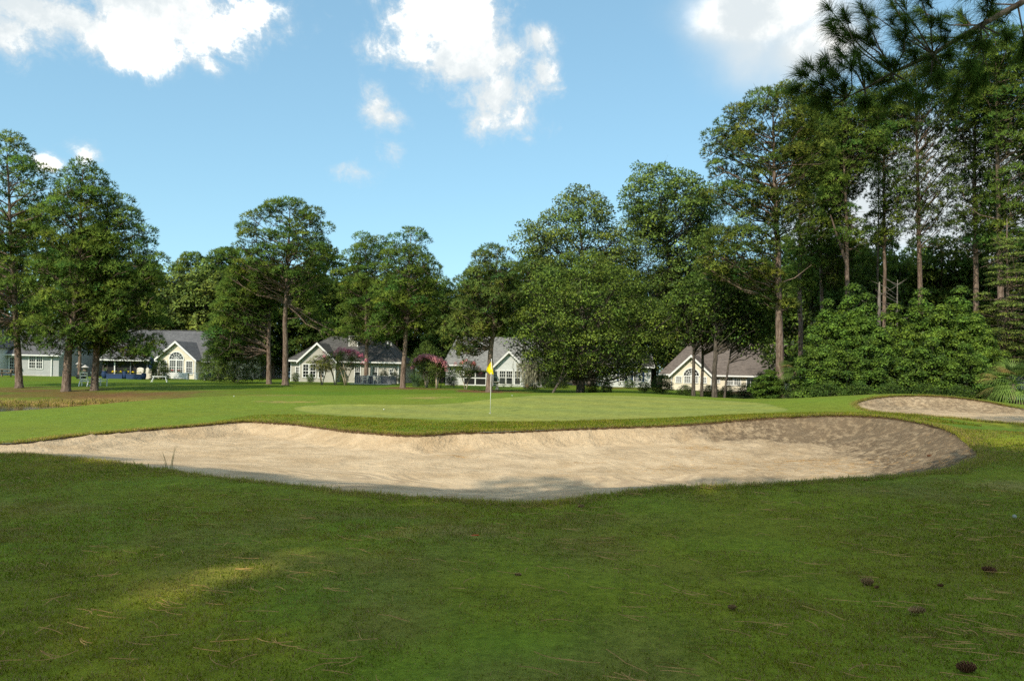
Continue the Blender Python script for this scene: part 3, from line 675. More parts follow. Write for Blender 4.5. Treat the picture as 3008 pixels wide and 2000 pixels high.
T['O4'] = hero_leaf(1868, 97, 610, [(610,1850,1900),(680,1800,1960),(780,1780,1990),(900,1770,2000),(1000,1790,1990)], 'leafy tree filling the gap between the tall oak and the sweetgum', 34, 120, 1.2, .26, (.066,.112,.018), size=.22, name='hardwood_tree', per=130)
T['O5'] = hero_leaf(2085, 98, 560, [(560,2060,2110),(620,2010,2160),(720,1990,2200),(820,1990,2220),(920,2000,2210)], 'leafy tree between the sweetgum and the big reddish pine', 35, 120, 1.2, .26, (.06,.106,.018), size=.22, name='hardwood_tree', per=130)
for i_, (px_, D_, ty, rows, lb, sd) in enumerate([
    (2038, 57, 830, [(835,1980,2080),(890,1950,2130),(950,1960,2150),(1005,1990,2100)], 'dark leaning hardwood in front of the cream gable, leftmost of four trunks', 41),
    (2062, 58, 800, [(805,2030,2140),(880,2000,2200),(960,2020,2210),(1000,2040,2190)], 'slim dark hardwood before the arched window, second of four trunks', 42),
    (2100, 54, 790, [(795,2070,2180),(870,2050,2260),(950,2060,2270),(1010,2080,2200)], 'stout dark hardwood trunk right of the arched window, thickest of four', 43),
    (2128, 54, 860, [(865,2120,2230),(920,2110,2290),(985,2120,2280),(1030,2160,2250)], 'thin pale leaning hardwood, rightmost of four trunks before the cream house', 44)]):
    T['H%d' % i_] = hero_leaf(px_, D_, ty, rows, lb, sd, 85, .95, (.15,.13,.2,.085)[i_], DARKLEAF, 150, .21, name='hardwood_tree', lean_px=px_+(-14, 4, 2, 32)[i_], group='four trunks before the brown-roofed house', limb_from=.4, flare=1.25)
# right-hand pines
GR = 'tall pines on the right'
T['R1'] = hero_pine(2290, 50, 262, [(262,2250,2390),(310,2180,2420),(370,2075,2450),(440,2052,2460),(520,2070,2450),(590,2085,2420),(650,2160,2400),(700,2060,2320),(740,2020,2300),(790,2030,2290),(850,2190,2350),(900,2215,2345)], 'big pine with the nearest reddish trunk right of the brown-roofed house', 51, 165, .85, .29, (.105,.148,.026), lean_px=2270, limb_from=.33, group=GR, dep=.9, bare=((9.2,-3.3,.3,1.8,.06),(7.5,2.0,-.3,1.2,.05)))
T['R2'] = hero_pine(2352, 60, 290, [(290,2330,2440),(360,2300,2480),(450,2300,2500),(540,2320,2480),(640,2330,2460),(740,2310,2430),(860,2320,2400)], 'straight pine trunk just right of the big reddish pine', 52, 130, .9, .22, PINE, group=GR, limb_from=.45)
T['R3'] = hero_pine(2418, 63, 330, [(330,2390,2500),(420,2380,2540),(520,2390,2540),(640,2400,2500),(760,2380,2520),(840,2400,2500)], 'pine half hidden between the straight pine and the forked pine', 53, 110, .9, .19, PINE_D, group=GR, limb_from=.5)
T['R4'] = hero_pine(2490, 58, 270, [(270,2460,2560),(340,2430,2600),(430,2440,2600),(500,2440,2560),(580,2400,2470),(660,2450,2540),(720,2440,2560)], 'crooked pine with a forked dark trunk against the cloud', 54, 95, .85, .23, PINE, group=GR, lean_px=2475, limb_from=.5, bare=((10.2,-1.3,0,3.6,.14),))
T['R5'] = hero_pine(2598, 62, 230, [(230,2570,2660),(300,2530,2700),(400,2540,2680),(480,2560,2660),(560,2540,2680),(640,2540,2660),(720,2550,2640)], 'slim straight pine seen against the white cloud behind the thicket', 55, 90, .85, .19, PINE, group=GR, limb_from=.5)
T['R5b'] = hero_pine(2582, 66, 330, [(330,2540,2620),(420,2530,2630),(520,2550,2620)], 'very thin pine stem beside the slim straight pine', 56, 26, .8, .11, PINE_D, group=GR, limb_from=.6)
T['R6'] = hero_pine(2712, 61, 150, [(150,2650,2760),(230,2620,2820),(330,2620,2830),(420,2650,2790),(500,2640,2810),(590,2650,2800),(650,2660,2790),(730,2670,2770)], 'pine with upswept open branches in front of the white cloud', 57, 95, .85, .25, (.075,.112,.024), group=GR, lean_px=2690, limb_from=.5, rise=1.0, sep=.62)
T['R7'] = hero_pine(2865, 57, 110, [(110,2800,2930),(220,2760,2960),(340,2760,2970),(440,2780,2950),(540,2790,2950),(640,2790,2930),(740,2800,2920)], 'dark straight pine behind the overhanging branch on the right', 58, 140, .9, .25, PINE_D, group=GR, limb_from=.45, sep=.55)
T['R8'] = hero_pine(2945, 52, 90, [(90,2900,3010),(180,2860,3080),(300,2860,3110),(420,2880,3100),(520,2900,3080),(620,2890,3100),(740,2890,3100)], 'tall pine with a curving trunk at the right picture edge', 59, 140, .9, .27, PINE, group=GR, lean_px=2925, limb_from=.45, bare=((10,2.6,.3,1.9,.06),(12.4,-2.4,.2,1.2,.05)))
T['R9'] = hero_pine(3070, 55, 120, [(120,3000,3120),(260,2980,3170),(420,2990,3170),(560,3000,3150)], 'pine cut off by the right picture edge', 60, 90, .9, .25, PINE_D, group=GR, limb_from=.45)
# feathery cypress
rng = np.random.default_rng(71); b = P(2948, 1130, 47); zb = gz(b.x, b.y)
C = sample_clumps(rng, hero_prof(2948, 47, [(690,2925,2985),(780,2895,3040),(880,2875,3070),(980,2880,3080),(1060,2910,3060)], zb), 110, .7, .42, .95)
tr = wood_mesh(rng, P(2948,640,47).z-zb, .18, 0, C, 'trunk', MAT['bark'], limb_from=.1, rise=-.15); V_ = leaves(rng, C, 620, .12, (.085,.125,.022), .9, .3, .4, .42)
T['CY'] = tree('cypress_tree', b.x, b.y, 'feathery cypress with flat layered sprays at the right edge', 'tree', tr, foliage_mesh('crown', V_, MAT['leaf'], True))

# ---- stock trees for the wood behind, for thickets and for the grove that shades the foreground
def stock_pine(seed, H, prof, n, Rm, base, per=105, r0=.22, rise=.35, w=.11, L=.32, blades=4):
    rng = np.random.default_rng(seed); C = sample_clumps(rng, prof, n, Rm, .45, 1.0)
    return (wood_mesh(rng, H*.97, r0, rng.normal(0,.4), C, 'trunk', MAT['bark'], limb_from=.3, rise=rise, limbmax=40),
            foliage_mesh('crown', needles(rng, C, per, L, w, blades, base, 1.0), MAT['pine'], False))
def stock_leaf(seed, H, prof, n, Rm, base, per=85, size=.34, r0=.25):
    rng = np.random.default_rng(seed); C = sample_clumps(rng, prof, n, Rm, .42, 1.0)
    return (wood_mesh(rng, H*.9, r0, rng.normal(0,.4), C, 'trunk', MAT['oakbark'], limb_from=.2, rise=.6, limbmax=40),
            foliage_mesh('crown', leaves(rng, C, per, size, base, 1.0), MAT['leaf'], True))
SP_A = stock_pine(101, 17, [(6,-1.5,1.5),(8,-3,3),(11,-3.8,3.6),(14,-3,3.2),(16.2,-1.5,1.5),(17,-.4,.4)], 80, 1.0, PINE)
SP_B = stock_pine(102, 20, [(7,-1.2,1.6),(10,-3.3,3),(14,-4.2,4),(17,-3.6,3.2),(19.3,-1.6,1.8),(20,-.4,.4)], 85, 1.05, (.095,.135,.028))
SP_C = stock_pine(103, 14, [(2.5,-2,2),(5,-3.2,3.2),(8,-3.3,3.3),(11,-2.4,2.4),(13.3,-1,1)], 95, 1.0, PINE_D)
SP_H = stock_pine(107, 26, [(19.5,-2.6,2.6),(21.5,-3.8,3.8),(24,-3.2,3.2),(26,-.6,.6)], 42, 1.1, PINE)  # unseen pine, crown shaped high so it shades the near bunker rim
SL_A = stock_leaf(104, 13, [(1.5,-3,3),(4,-4.3,4.2),(8,-4.2,4.4),(11,-3,3),(13,-.8,.8)], 115, 1.25, (.100,.145,.024))
SL_B = stock_leaf(105, 10, [(.8,-2.6,2.6),(3,-3.8,3.6),(6,-3.6,3.8),(8.5,-2.3,2.3),(10,-.6,.6)], 95, 1.15, (.085,.128,.024))
SL_C = stock_leaf(106, 11, [(.8,-3,3),(3.5,-3.8,4),(7,-3.6,3.4),(9.8,-1.8,2),(11,-.5,.5)], 95, 1.2, DARKLEAF)
rb = random.Random(7)
def stock(kind, name, x, y, s, label, cat, group, sz=None):
    t = tree(name, x, y, label, cat, kind[0], kind[1], group); t.scale = (s*rb.uniform(.92,1.1), s*rb.uniform(.92,1.1), (sz or s)); t.rotation_euler[2] = rb.uniform(0, 6.28); return t
def at_px(px, D): return P(px, 1130, D).x, D
# pale pine far behind the gap
x_, y_ = at_px(556, 104); t = stock(SP_A, 'pine_tree', x_, y_, .92, 'pale distant pine with a see-through top in the gap above the cream house', 'pine', None, .98)
WG = 'wooded backdrop behind the houses'
WM = [(-100,'beyond the left picture edge'),(60,'above the far-left grey house'),(230,'behind the two leftmost pond pines'),(420,'behind the broad pond pine'),(520,'over the left of the cream gable'),(585,'right above the cream gable'),(650,'over the right end of the cream house roof'),(710,'above the large rounded bush'),(780,'left of the pair of bare trunks'),(850,'behind the tall bare trunk'),
      (930,'over the left hip of the low grey house'),(1000,'just left of the boxed chimney'),(1075,'just right of the boxed chimney'),(1160,'over the right hip of the low grey house'),(1240,'right behind the pointed-crown pine'),(1325,'above the pink crape myrtles'),(1420,'over the porch house roof'),(1500,'behind the pine by the flag'),(1650,'behind the left half of the broad oak'),(1800,'behind the right half of the broad oak'),(1900,'behind the sweetgum'),(9999,'left of the brown roof')]
RM = [(2110,'over the left end of the brown roof'),(2200,'over the middle of the brown roof'),(2310,'over the right end of the brown roof'),(2400,'right of the big reddish pine'),(2540,'behind the left part of the thicket'),(2650,'behind the two dead snags'),(2770,'right of the two dead snags'),(2900,'behind the dark straight pine'),(3060,'behind the feathery cypress'),(9999,'beyond the right picture edge')] or [(9999,'behind the feathery cypress')]
def mark(px, M_): return next(t_ for lim, t_ in M_ if px < lim)
wood = [(400,104,SL_A,1.05),(430,100,SL_B,1.2),(500,100,SL_B,1.2),(545,106,SL_A,.95),(600,101,SL_B,1.25),(640,104,SP_C,1.1),(672,104,SP_C,1.1),(720,96,SL_A,.86),(745,110,SP_A,.85),(800,98,SP_C,.95),(860,104,SL_C,1.0),(905,98,SP_C,1.02),(950,110,SP_A,.98),
        (985,99,SL_C,.95),(1040,100,SP_C,1.0),(1110,102,SL_A,.9),(1150,97,SP_C,.86),(1215,100,SP_C,.98),(1265,106,SL_A,.95),(1300,98,SP_C,.8),(1345,104,SL_C,1.0),(1400,98,SP_C,.92),(1470,102,SL_A,1.0),
        (1540,96,SP_C,1.0),(1610,100,SL_A,1.1),(1690,98,SL_C,1.2),(1770,96,SP_C,1.05),(1850,100,SL_C,1.1),(1920,98,SL_A,1.0),(1990,104,SP_C,1.1),
        (340,98,SL_C,1.1),(260,102,SP_A,1.0),(180,98,SL_A,1.1),(90,104,SP_B,.95),(20,98,SL_C,1.1),(-60,100,SP_A,1.0),(-150,98,SL_A,1.1),(-240,102,SP_C,1.1),(-330,98,SL_C,1.15),(-430,100,SP_A,1.0),(-540,98,SL_A,1.1)]
for px_, D_, k_, s_ in wood:
    x_, y_ = at_px(px_, D_); pine = k_ in (SP_A, SP_B, SP_C)
    stock(k_, 'pine_tree' if pine else 'hardwood_tree', x_, y_, s_*1.14, ('distant pine in the wood ' if pine else 'distant leafy tree in the wood ')+mark(px_, WM), 'pine' if pine else 'tree', 'pines of the '+WG if pine else 'leafy trees of the '+WG)
RG = 'dark trees behind the right-hand thicket'
for px_, D_, k_, s_, lb in [(2040,104,SL_C,1.3,0),(2130,101,SL_C,1.35,0),(2210,103,SL_C,1.4,0),(2300,100,SP_C,1.3,1),(2380,72,SL_C,1.15,0),(2440,80,SP_C,1.05,1),(2500,70,SL_C,1.15,0),(2570,76,SP_C,1.08,1),(2640,72,SL_C,1.1,0),(2700,78,SP_C,1.0,1),(2760,70,SP_C,.95,1),
                    (2830,76,SL_C,1.1,0),(2890,70,SP_C,1.0,1),(2960,74,SL_C,1.15,0),(3030,68,SP_C,1.0,1),(3110,72,SL_C,1.1,0),(3210,66,SP_C,1.1,1),(3310,70,SL_C,1.2,0),(3420,64,SP_B,.9,1),(2340,96,SP_B,.8,1),(2520,98,SP_B,.8,1),(2680,96,SP_B,.75,1),(2860,96,SP_B,.75,1)]:
    x_, y_ = at_px(px_, D_); s_ *= 1.1
    stock(k_, 'pine_tree' if lb else 'hardwood_tree', x_, y_, s_, ('dark pine in the deep wood ' if lb else 'dark leafy tree in the deep wood ')+mark(px_, RM), 'pine' if lb else 'tree', ('pines among the ' if lb else 'leafy trees among the ')+RG)
# the grove behind the viewpoint, whose shade covers the foreground
SG_ = 'grove behind the viewpoint that shades the foreground'
GROVE = [(-26,-13.7,SP_B,1.38),(-21,-16.2,SP_B,1.35),(-20.9,-16.1,SP_B,1.36),(-8.4,-16.2,SP_B,1.37),(-7,-13.7,SP_B,1.35),(-2,-9.7,SP_B,1.15),(2.5,-5.7,SP_B,1.0),
         (-23.5,-20.5,SP_B,1.34),(-20,-23,SP_B,1.35),(-10.5,-23,SP_B,1.35),(-8.5,-19.5,SP_B,1.36),(-4.5,-16,SP_B,1.3),(.5,-12,SP_B,1.15),(-13,-12.2,SP_H,.94)]
for x_, y_, k_, s_ in GROVE:
    pine = k_ not in (SL_A, SL_C)
    stock(k_, 'pine_tree' if pine else 'hardwood_tree', x_, y_, s_, 'pine behind the viewpoint whose shade falls on the foreground grass' if pine else 'leafy tree behind the viewpoint shading the foreground grass', 'pine' if pine else 'tree', ('pines of the ' if pine else 'leafy trees of the ')+SG_)

# ---- thicket of young sweetgums on the right
def stock_sap(seed, H, w, n, base, size=.095):
    rng = np.random.default_rng(seed)
    C = sample_clumps(rng, [(.15,-w*.8,w*.8),(H*.3,-w,w),(H*.6,-w*.72,w*.72),(H*.85,-w*.35,w*.35),(H,-.12,.12)], n, .5, .42, 1.0)
    return (wood_mesh(rng, H*.97, .055, rng.normal(0,.15), C, 'trunk', MAT['oakbark'], limb_from=.08, rise=.5, limbmax=40, twig=.012), foliage_mesh('crown', leaves(rng, C, 1150, size*1.25, base, 1.0, .8, .35, .8), MAT['leaf'], True))
SAP = [stock_sap(201, 6.5, 1.7, 95, (.062,.118,.015)), stock_sap(202, 5.4, 1.7, 85, (.074,.130,.016)), stock_sap(203, 4.0, 1.6, 70, (.058,.110,.015))]
saps = [(2425,46,880,0,'tallest sapling at the left end of the green thicket'),(2497,45,835,0,'tallest twin-topped sapling left of the dead snags'),(2542,44,862,0,'sapling just left of the dead snags'),(2622,45,905,1,'lower sapling in front of the two dead snags'),(2700,46,848,0,'tall sapling right of the dead snags'),
        (2762,44,905,1,'sapling between the two tallest points of the thicket'),(2812,45,842,0,'tall pointed sapling near the cypress'),(2858,44,940,1,'sapling under the dark straight pine trunk'),(2902,43,975,1,'last sapling of the thicket, beside the palmetto'),
        (2395,43,985,2,'low leafy sapling at the foot of the thicket, left end'),(2470,42,1000,2,'low leafy sapling at the foot of the thicket under the twin tops'),(2555,42,985,2,'low leafy sapling at the foot of the thicket, in the middle'),(2655,42,1000,2,'low leafy sapling under the right dead snag'),(2735,42,990,2,'low leafy sapling under the tall right saplings'),(2835,41,1010,2,'low leafy sapling nearest the small bunker'),(2402,46,1000,2,'low leafy sapling beside the left palmetto'),(2260,48,1085,2,'small bright sapling before the brown-roofed house')]
for px_, D_, ty, k_, lb in saps:
    x_, y_ = at_px(px_, D_); H_ = P(px_, ty, D_).z-gz(x_, y_); s_ = H_/(6.5,5.4,4.0)[k_]
    t = tree('sapling', x_, y_, lb, 'sapling', SAP[k_][0], SAP[k_][1], 'young trees of the right-hand thicket'); t.scale = (max(s_,.8)*rb.uniform(.95,1.1),)*2+(s_,); t.rotation_euler[2] = rb.uniform(0,6.28)
# ---- shrubs
def stock_shrub(seed, w, h, n, base, size=.07, Rm=.32, per=420, mat='leaf', sep=.4):
    rng = np.random.default_rng(seed); C = sample_clumps(rng, [(.1,-w*.85,w*.85),(h*.4,-w,w),(h*.75,-w*.85,w*.85),(h,-w*.3,w*.3)], n, Rm, sep, 1.0, .1)
    return (wood_mesh(rng, h*.7, .03, 0, C, 'stem', MAT['oakbark'], limb_from=.02, rise=.7, limbmax=12, twig=.008), foliage_mesh('foliage', leaves(rng, C, per, size, base, 1.0), MAT[mat], True))
SHR = [stock_shrub(301, 1.0, 1.5, 55, (.040,.078,.013), .085, .36, 900), stock_shrub(302, .8, .9, 44, (.045,.085,.014), .07, .3, 1100), stock_shrub(303, 2.2, 3.4, 110, (.055,.092,.015), .11, .55, 620), stock_shrub(304, .45, .8, 30, (.09,.15,.03), .04, .18, 900)]
def shrub(k, px, D, wpx, hpx, label, group=None, name='shrub', cat='shrub', zs=None):
    x_, y_ = at_px(px, D); t = empty(name, (x_, y_, gz(x_, y_)-.03), rb.uniform(0,6.28), label, cat, group); link('stem', SHR[k][0], None, t); link('foliage', SHR[k][1], None, t)
    w0, h0 = ((1.15,1.55),(.95,.95),(2.5,3.6),(.5,.85))[k]; s = wpx/2284*D/2/w0; t.scale = (s, s, hpx/2284*D/h0); return t
for a in [(2,690,72,190,175,'large rounded dark bush between the cream house and the tall pine'),(2,625,76,95,105,'dark bush against the right wall of the cream house'),
          (2,1255,74,130,130,'olive-green bush behind the pink crape myrtles'),(1,868,80,30,28,'small dark shrub left of the hipped house gable'),(1,912,80,30,26,'small dark shrub under the hipped house gable window'),
          (1,1160,81,45,34,'clipped hedge under the small square window of the hipped house'),(1,1128,81,42,38,'clipped hedge behind the patio chairs'),(1,1010,81,34,26,'low hedge between crape myrtle and patio fence'),
          (0,1325,76,50,48,'dense rounded evergreen by the corner of the porch house'),(0,1600,74,60,52,'dark shrub beside the leaning trunk'),(2,1640,76,80,60,'dark understorey bush left of the hanging moss'),
          (0,1782,58,45,60,'dark bush under the broad oak'),(0,1945,66,84,58,'large rounded shrub left of the cream gable'),(1,1895,70,55,30,'low shrub left of the rounded shrub'),(0,2015,60,70,34,'dark hedge shrub under the left gable window'),
          (0,2085,62,70,34,'dark hedge shrub behind the four trunks'),(0,2135,60,66,36,'dark hedge shrub under the double window'),(0,2190,58,66,46,'hedge shrub left of the reddish pine'),(0,2235,56,70,80,'bushy green shrub touching the reddish pine'),
          (1,2330,46,80,48,'low bush at the foot of the left palmetto'),(1,1740,60,60,34,'low bush under the broad oak skirt'),(2,1560,68,70,64,'bush under the hanging moss'),(1,1850,84,50,26,'low hedge below the shuttered windows'),(2,470,78,70,60,'bush behind the blue umbrella'),
          (1,2420,41,110,46,'low leafy growth along the foot of the thicket, left'),(1,2520,40.5,110,44,'low leafy growth along the foot of the thicket, centre'),(1,2620,40,110,42,'low leafy growth behind the small bunker mound'),(1,2720,40,110,44,'low leafy growth behind the small bunker mound, right part'),(1,2820,39.5,110,46,'low leafy growth near the right palmetto')]: shrub(*a)
for px_, lb in ((1458,'leftmost clipped boxwood ball, behind the bird bath'),(1481,'middle clipped boxwood ball under the triple window'),(1503,'rightmost clipped boxwood ball under the triple window')):
    shrub(3, px_, 77, 17, 17, lb, 'boxwood balls under the triple window', 'boxwood')
# ---- crape myrtles: vase of pale stems, leafy head, pink panicles
def myrtle(px, D, pyb, pyt, wpx, label, seed, pink, bloom_side=0.0, nb=26, stems=4, base=(.07,.105,.02)):
    rng = np.random.default_rng(seed); x_, y_ = at_px(px, D); z0 = gz(x_, y_); sc = D/2284
    H = (P(px, pyt, D).z-z0); w = wpx*sc/2; t = empty('crape_myrtle', (x_, y_, z0), 0, label, 'crape myrtle', 'crape myrtles in the gardens')
    C = sample_clumps(rng, [(H*.42,-w*.45,w*.45),(H*.58,-w*.9,w*.9),(H*.78,-w,w),(H*.95,-w*.6,w*.6)], 42, .34, .4, .95, .15)
    mb = MB()
    for k in range(stems):
        a = 2*math.pi*k/stems+rng.normal(0,.3); e = Vector((math.cos(a)*w*.4, math.sin(a)*w*.35, H*.62)); m_ = Vector((math.cos(a)*w*.12, math.sin(a)*w*.1, H*.22))
        mb.tube([(math.cos(a)*.05,math.sin(a)*.05,-.06), m_, e*.6+m_*.4+Vector((0,0,.05)), e], [.055,.045,.034,.016], 7)
        for _ in range(4):
            c = Vector(C[rng.integers(len(C))][:3]); mb.tube([m_.lerp(e,.55), (m_.lerp(e,.55)+c)*.5, c], [.022,.014,.006], 4, False)
    mb.build('stems', MAT['palebark'], t, True)
    link('crown', foliage_mesh('crown', leaves(rng, C, 1050, .09, base, 1.0), MAT['leaf'], True), None, t)
    B = []
    for _ in range(nb):
        th = rng.uniform(0, math.pi*2); f = rng.uniform(.35,1.0); u = math.cos(th)*f; zc = H*(.99-.2*u*u)+rng.normal(0,.08)
        if rng.random() < .25: zc = H*rng.uniform(.55,.85); u = math.copysign(rng.uniform(.85,1.05), u)
        if bloom_side and u*bloom_side < -.15 and rng.random() < .8: continue
        B.append((u*w*.98, -abs(math.sin(th))*w*.7*rng.uniform(.2,1), zc, rng.uniform(.17,.27)))
    if B: link('blossoms', foliage_mesh('blossoms', leaves(rng, B, 2600, .05, pink, .25, 1.5, 0, .9), MAT['flower'], True), None, t)
    return t
PK, PK2 = (.49,.16,.21), (.49,.24,.24)
myrtle(1015, 70, 1142, 1032, 125, 'dark crape myrtle with red-pink blossoms above, in front of the chimney', 401, PK, .8, 34)
myrtle(985, 71, 1140, 1030, 112, 'dark crape myrtle with few blossoms between two pale-stemmed ones', 402, PK, .9, 10, 5)
myrtle(945, 70, 1139, 1045, 92, 'small thin crape myrtle with yellowish leaves before the hipped house gable', 403, PK, 0, 0, 3, (.12,.14,.025))
myrtle(1253, 66, 1148, 1052, 84, 'crape myrtle full of salmon-pink blossoms beside the tall grass', 404, PK2, 0, 46)
myrtle(1283, 65, 1150, 1060, 66, 'salmon-pink crape myrtle beside the white post', 405, PK2, .5, 30, 3)
myrtle(1368, 63, 1150, 1066, 88, 'dark crape myrtle with few faded pink blossoms before the screened porch', 406, (.5,.2,.17), .3, 16, 2)
# ---- fountain grass
def blade_mesh(rng, n, L, w, spread, base, droop=.6, segs=4, rad=.12):
    vs, fs, ns, cs = [], [], [], []
    for k in range(n):
        a = rng.uniform(0, 6.283); r = rng.random()**.5*rad; p = np.array([math.cos(a)*r, math.sin(a)*r, 0]); a2 = a+rng.normal(0,.5); out = np.array([math.cos(a2), math.sin(a2), 0]); l = L*rng.uniform(.6,1.1); sp_ = spread*rng.uniform(.2,1.2)
        side = np.array([-out[1], out[0], 0]); b0 = len(vs); col = np.array(base)*rng.uniform(.7,1.3)*np.array([1+rng.normal(0,.12),1,1])
        for i in range(segs+1):
            t_ = i/segs; q = p+out*l*sp_*(t_**1.6)+np.array([0,0,l*(t_-droop*sp_*t_**3*.7)]); ww = w*(1-t_)**.7*.5+.0004
            vs += [q-side*ww, q+side*ww]; nn = out*.4+np.array([0,0,.9]); ns += [nn, nn]; cs += [col, col]
        for i in range(segs): fs.append((b0+2*i, b0+2*i+1, b0+2*i+3, b0+2*i+2))
    me = np_mesh('blades', np.array(vs), np.array(fs), False, {'nrm': ('FLOAT_VECTOR', unit(np.array(ns))), 'Col': ('FLOAT_COLOR', rgba(np.clip(np.array(cs),0,1)))}); me.materials.append(MAT['leaf']); return me
rng = np.random.default_rng(410); x_, y_ = at_px(1222, 70)
t = tag(link('fountain_grass', blade_mesh(rng, 420, 1.75, .02, .55, (.085,.14,.06), .7, 5, .3), None), 'tall blue-green fountain grass left of the pink crape myrtles', 'ornamental grass'); t.location = (x_, y_, gz(x_, y_)-.02)
# ---- long stray stalks at the near bunker rim
for px_, py_, hpx, lb, n_, sd in [(498,1384,85,'tall thin grass stalk in a tuft at the near bunker rim',7,1),(82,1340,40,'two short bent grass stalks at the far left bunker rim',3,2)]:
    a_, b_ = lev(px_, py_); D_ = 12.9 if px_ > 300 else 14.6; p_ = P(px_, py_, D_); rng = np.random.default_rng(420+sd)
    t = tag(link('grass_stalk', blade_mesh(rng, n_, hpx/2284*D_, .012, .45, (.06,.10,.02), .3, 5, .1), None), lb, 'grass'); t.location = (p_.x, p_.y, surf_z(p_.x, p_.y)-.02)
# ---- palmettos
def palmetto(px, D, pyc, rpx, label, seed, nf=26):
    rng = np.random.default_rng(seed); x_, y_ = at_px(px, D); z0 = gz(x_, y_); zc = max(P(px, pyc, D).z-z0, .4); Rr = rpx/2284*D
    t = empty('palmetto', (x_, y_, z0), 0, label, 'palmetto'); MB().tube([(0,0,-.05),(0.03,0,zc*.5),(0,0,zc)], [.16,.14,.11], 8).build('trunk', MAT['bark'], t, True)
    for k in range(nf):
        a = rng.uniform(0,6.283); el_ = rng.uniform(-.5,1.25); out = np.array([math.cos(a)*math.cos(el_), math.sin(a)*math.cos(el_), math.sin(el_)]); pl = Rr*.45; base = np.array([0,0,zc])+out*pl; side = unit(np.cross(out, [0,0,1]))
        up = np.cross(side, out); vs, fs, ns, cs = [], [], [], []; col = np.array((.085,.135,.035))*rng.uniform(.65,1.25); dryf = rng.random() < .12
        if dryf: col = np.array((.22,.17,.07))
        vs += list(np.array([0,0,zc])+side*.015*np.array([[-1],[1]])); vs += [base+side*.012, base-side*.012]; ns += [up]*4; cs += [col*1.1]*4; fs.append((0,1,2,3))
        m_ = 19
        for i in range(m_):
            f = -1.35+2.7*i/(m_-1); d = unit(out*math.cos(f)+side*math.sin(f)); l = Rr*.62*(1-.25*abs(f)/1.35)*rng.uniform(.9,1.1); b0 = len(vs); s2 = unit(np.cross(d, up))
            for q_ in range(4):
                t_ = q_/3; q = base+d*l*t_+np.array([0,0,-.42*l*t_**2.3])+up*.04*math.sin(t_*3); ww = .022*(1-t_)**.6+.001; vs += [q-s2*ww, q+s2*ww]; ns += [unit(up+d*.3)]*2; cs += [col*rng.uniform(.9,1.1)]*2
            for q_ in range(3): fs.append((b0+2*q_, b0+2*q_+1, b0+2*q_+3, b0+2*q_+2))
        me = np_mesh('frond', np.array(vs), np.array(fs), False, {'nrm': ('FLOAT_VECTOR', unit(np.array(ns))), 'Col': ('FLOAT_COLOR', rgba(np.clip(np.array(cs),0,1)))}); me.materials.append(MAT['leaf']); link('frond', me, None, t)
    return t
palmetto(2975, 37, 1128, 100, 'large palmetto with arching fan fronds at the right edge behind the small bunker', 431, 44)
palmetto(2335, 47, 1085, 60, 'palmetto with drooping fronds right of the reddish pine trunk', 432, 24)
# ---- dead snags
def snag(px, D, pyt, r, twigs, label, sd):
    rng = np.random.default_rng(sd); x_, y_ = at_px(px, D); z0 = gz(x_, y_); H = P(px, pyt, D).z-z0; mb = MB(); mb.tube([(0,0,-.1),(.03,0,H*.5),(.02,.02,H*.8),(0,0,H)], [r,r*.85,r*.7,r*.25], 8)
    for k in range(twigs):
        zz = H*rng.uniform(.62,.97); s_ = 1 if rng.random() < .7 else -1; l = rng.uniform(.5,1.6); mb.tube([(0,0,zz),(s_*l*.5,rng.normal(0,.15),zz+l*.3),(s_*l,rng.normal(0,.3),zz+l*.62)], [.028,.02,.007], 5)
    return tag(mb.build('dead_tree', MAT['dead'], None, True), label, 'dead tree')
def put(o, px, D):
    x_, y_ = at_px(px, D); o.location = (x_, y_, gz(x_, y_)); return o
put(snag(2577, 50, 828, .16, 6, 'stout broken dead snag above the thicket', 441), 2577, 50)
put(snag(2630, 50, 822, .07, 13, 'thin pale dead snag with slanting twigs above the thicket', 442), 2630, 50)
# ---- leaning trunk under the oak
mb = MB(); mb.tube([(0,0,-.1),(.3,.05,.5),(.62,.1,1.0),(.85,.2,1.8),(1.0,.3,2.9)], [.11,.09,.09,.07,.03], 9); mb.tube([(.5,.1,.85),(.85,.0,1.2),(1.2,-.1,1.8)], [.06,.045,.02], 7)
rng = np.random.default_rng(450); C = sample_clumps(rng, [(1.2,-.3,2.2),(2.2,-1.0,3.0),(3.3,-.6,2.6)], 50, .5, .4)
b = at_px(1620, 57); t = empty('oak_tree', (b[0], b[1], gz(*b)), 0, 'small oak with a pale trunk leaning right under the broad oak', 'tree'); mb.build('trunk', MAT['oakbark'], t, True); link('crown', foliage_mesh('crown', leaves(rng, C, 260, .13, OAK, 1.0), MAT['leaf'], True), None, t)
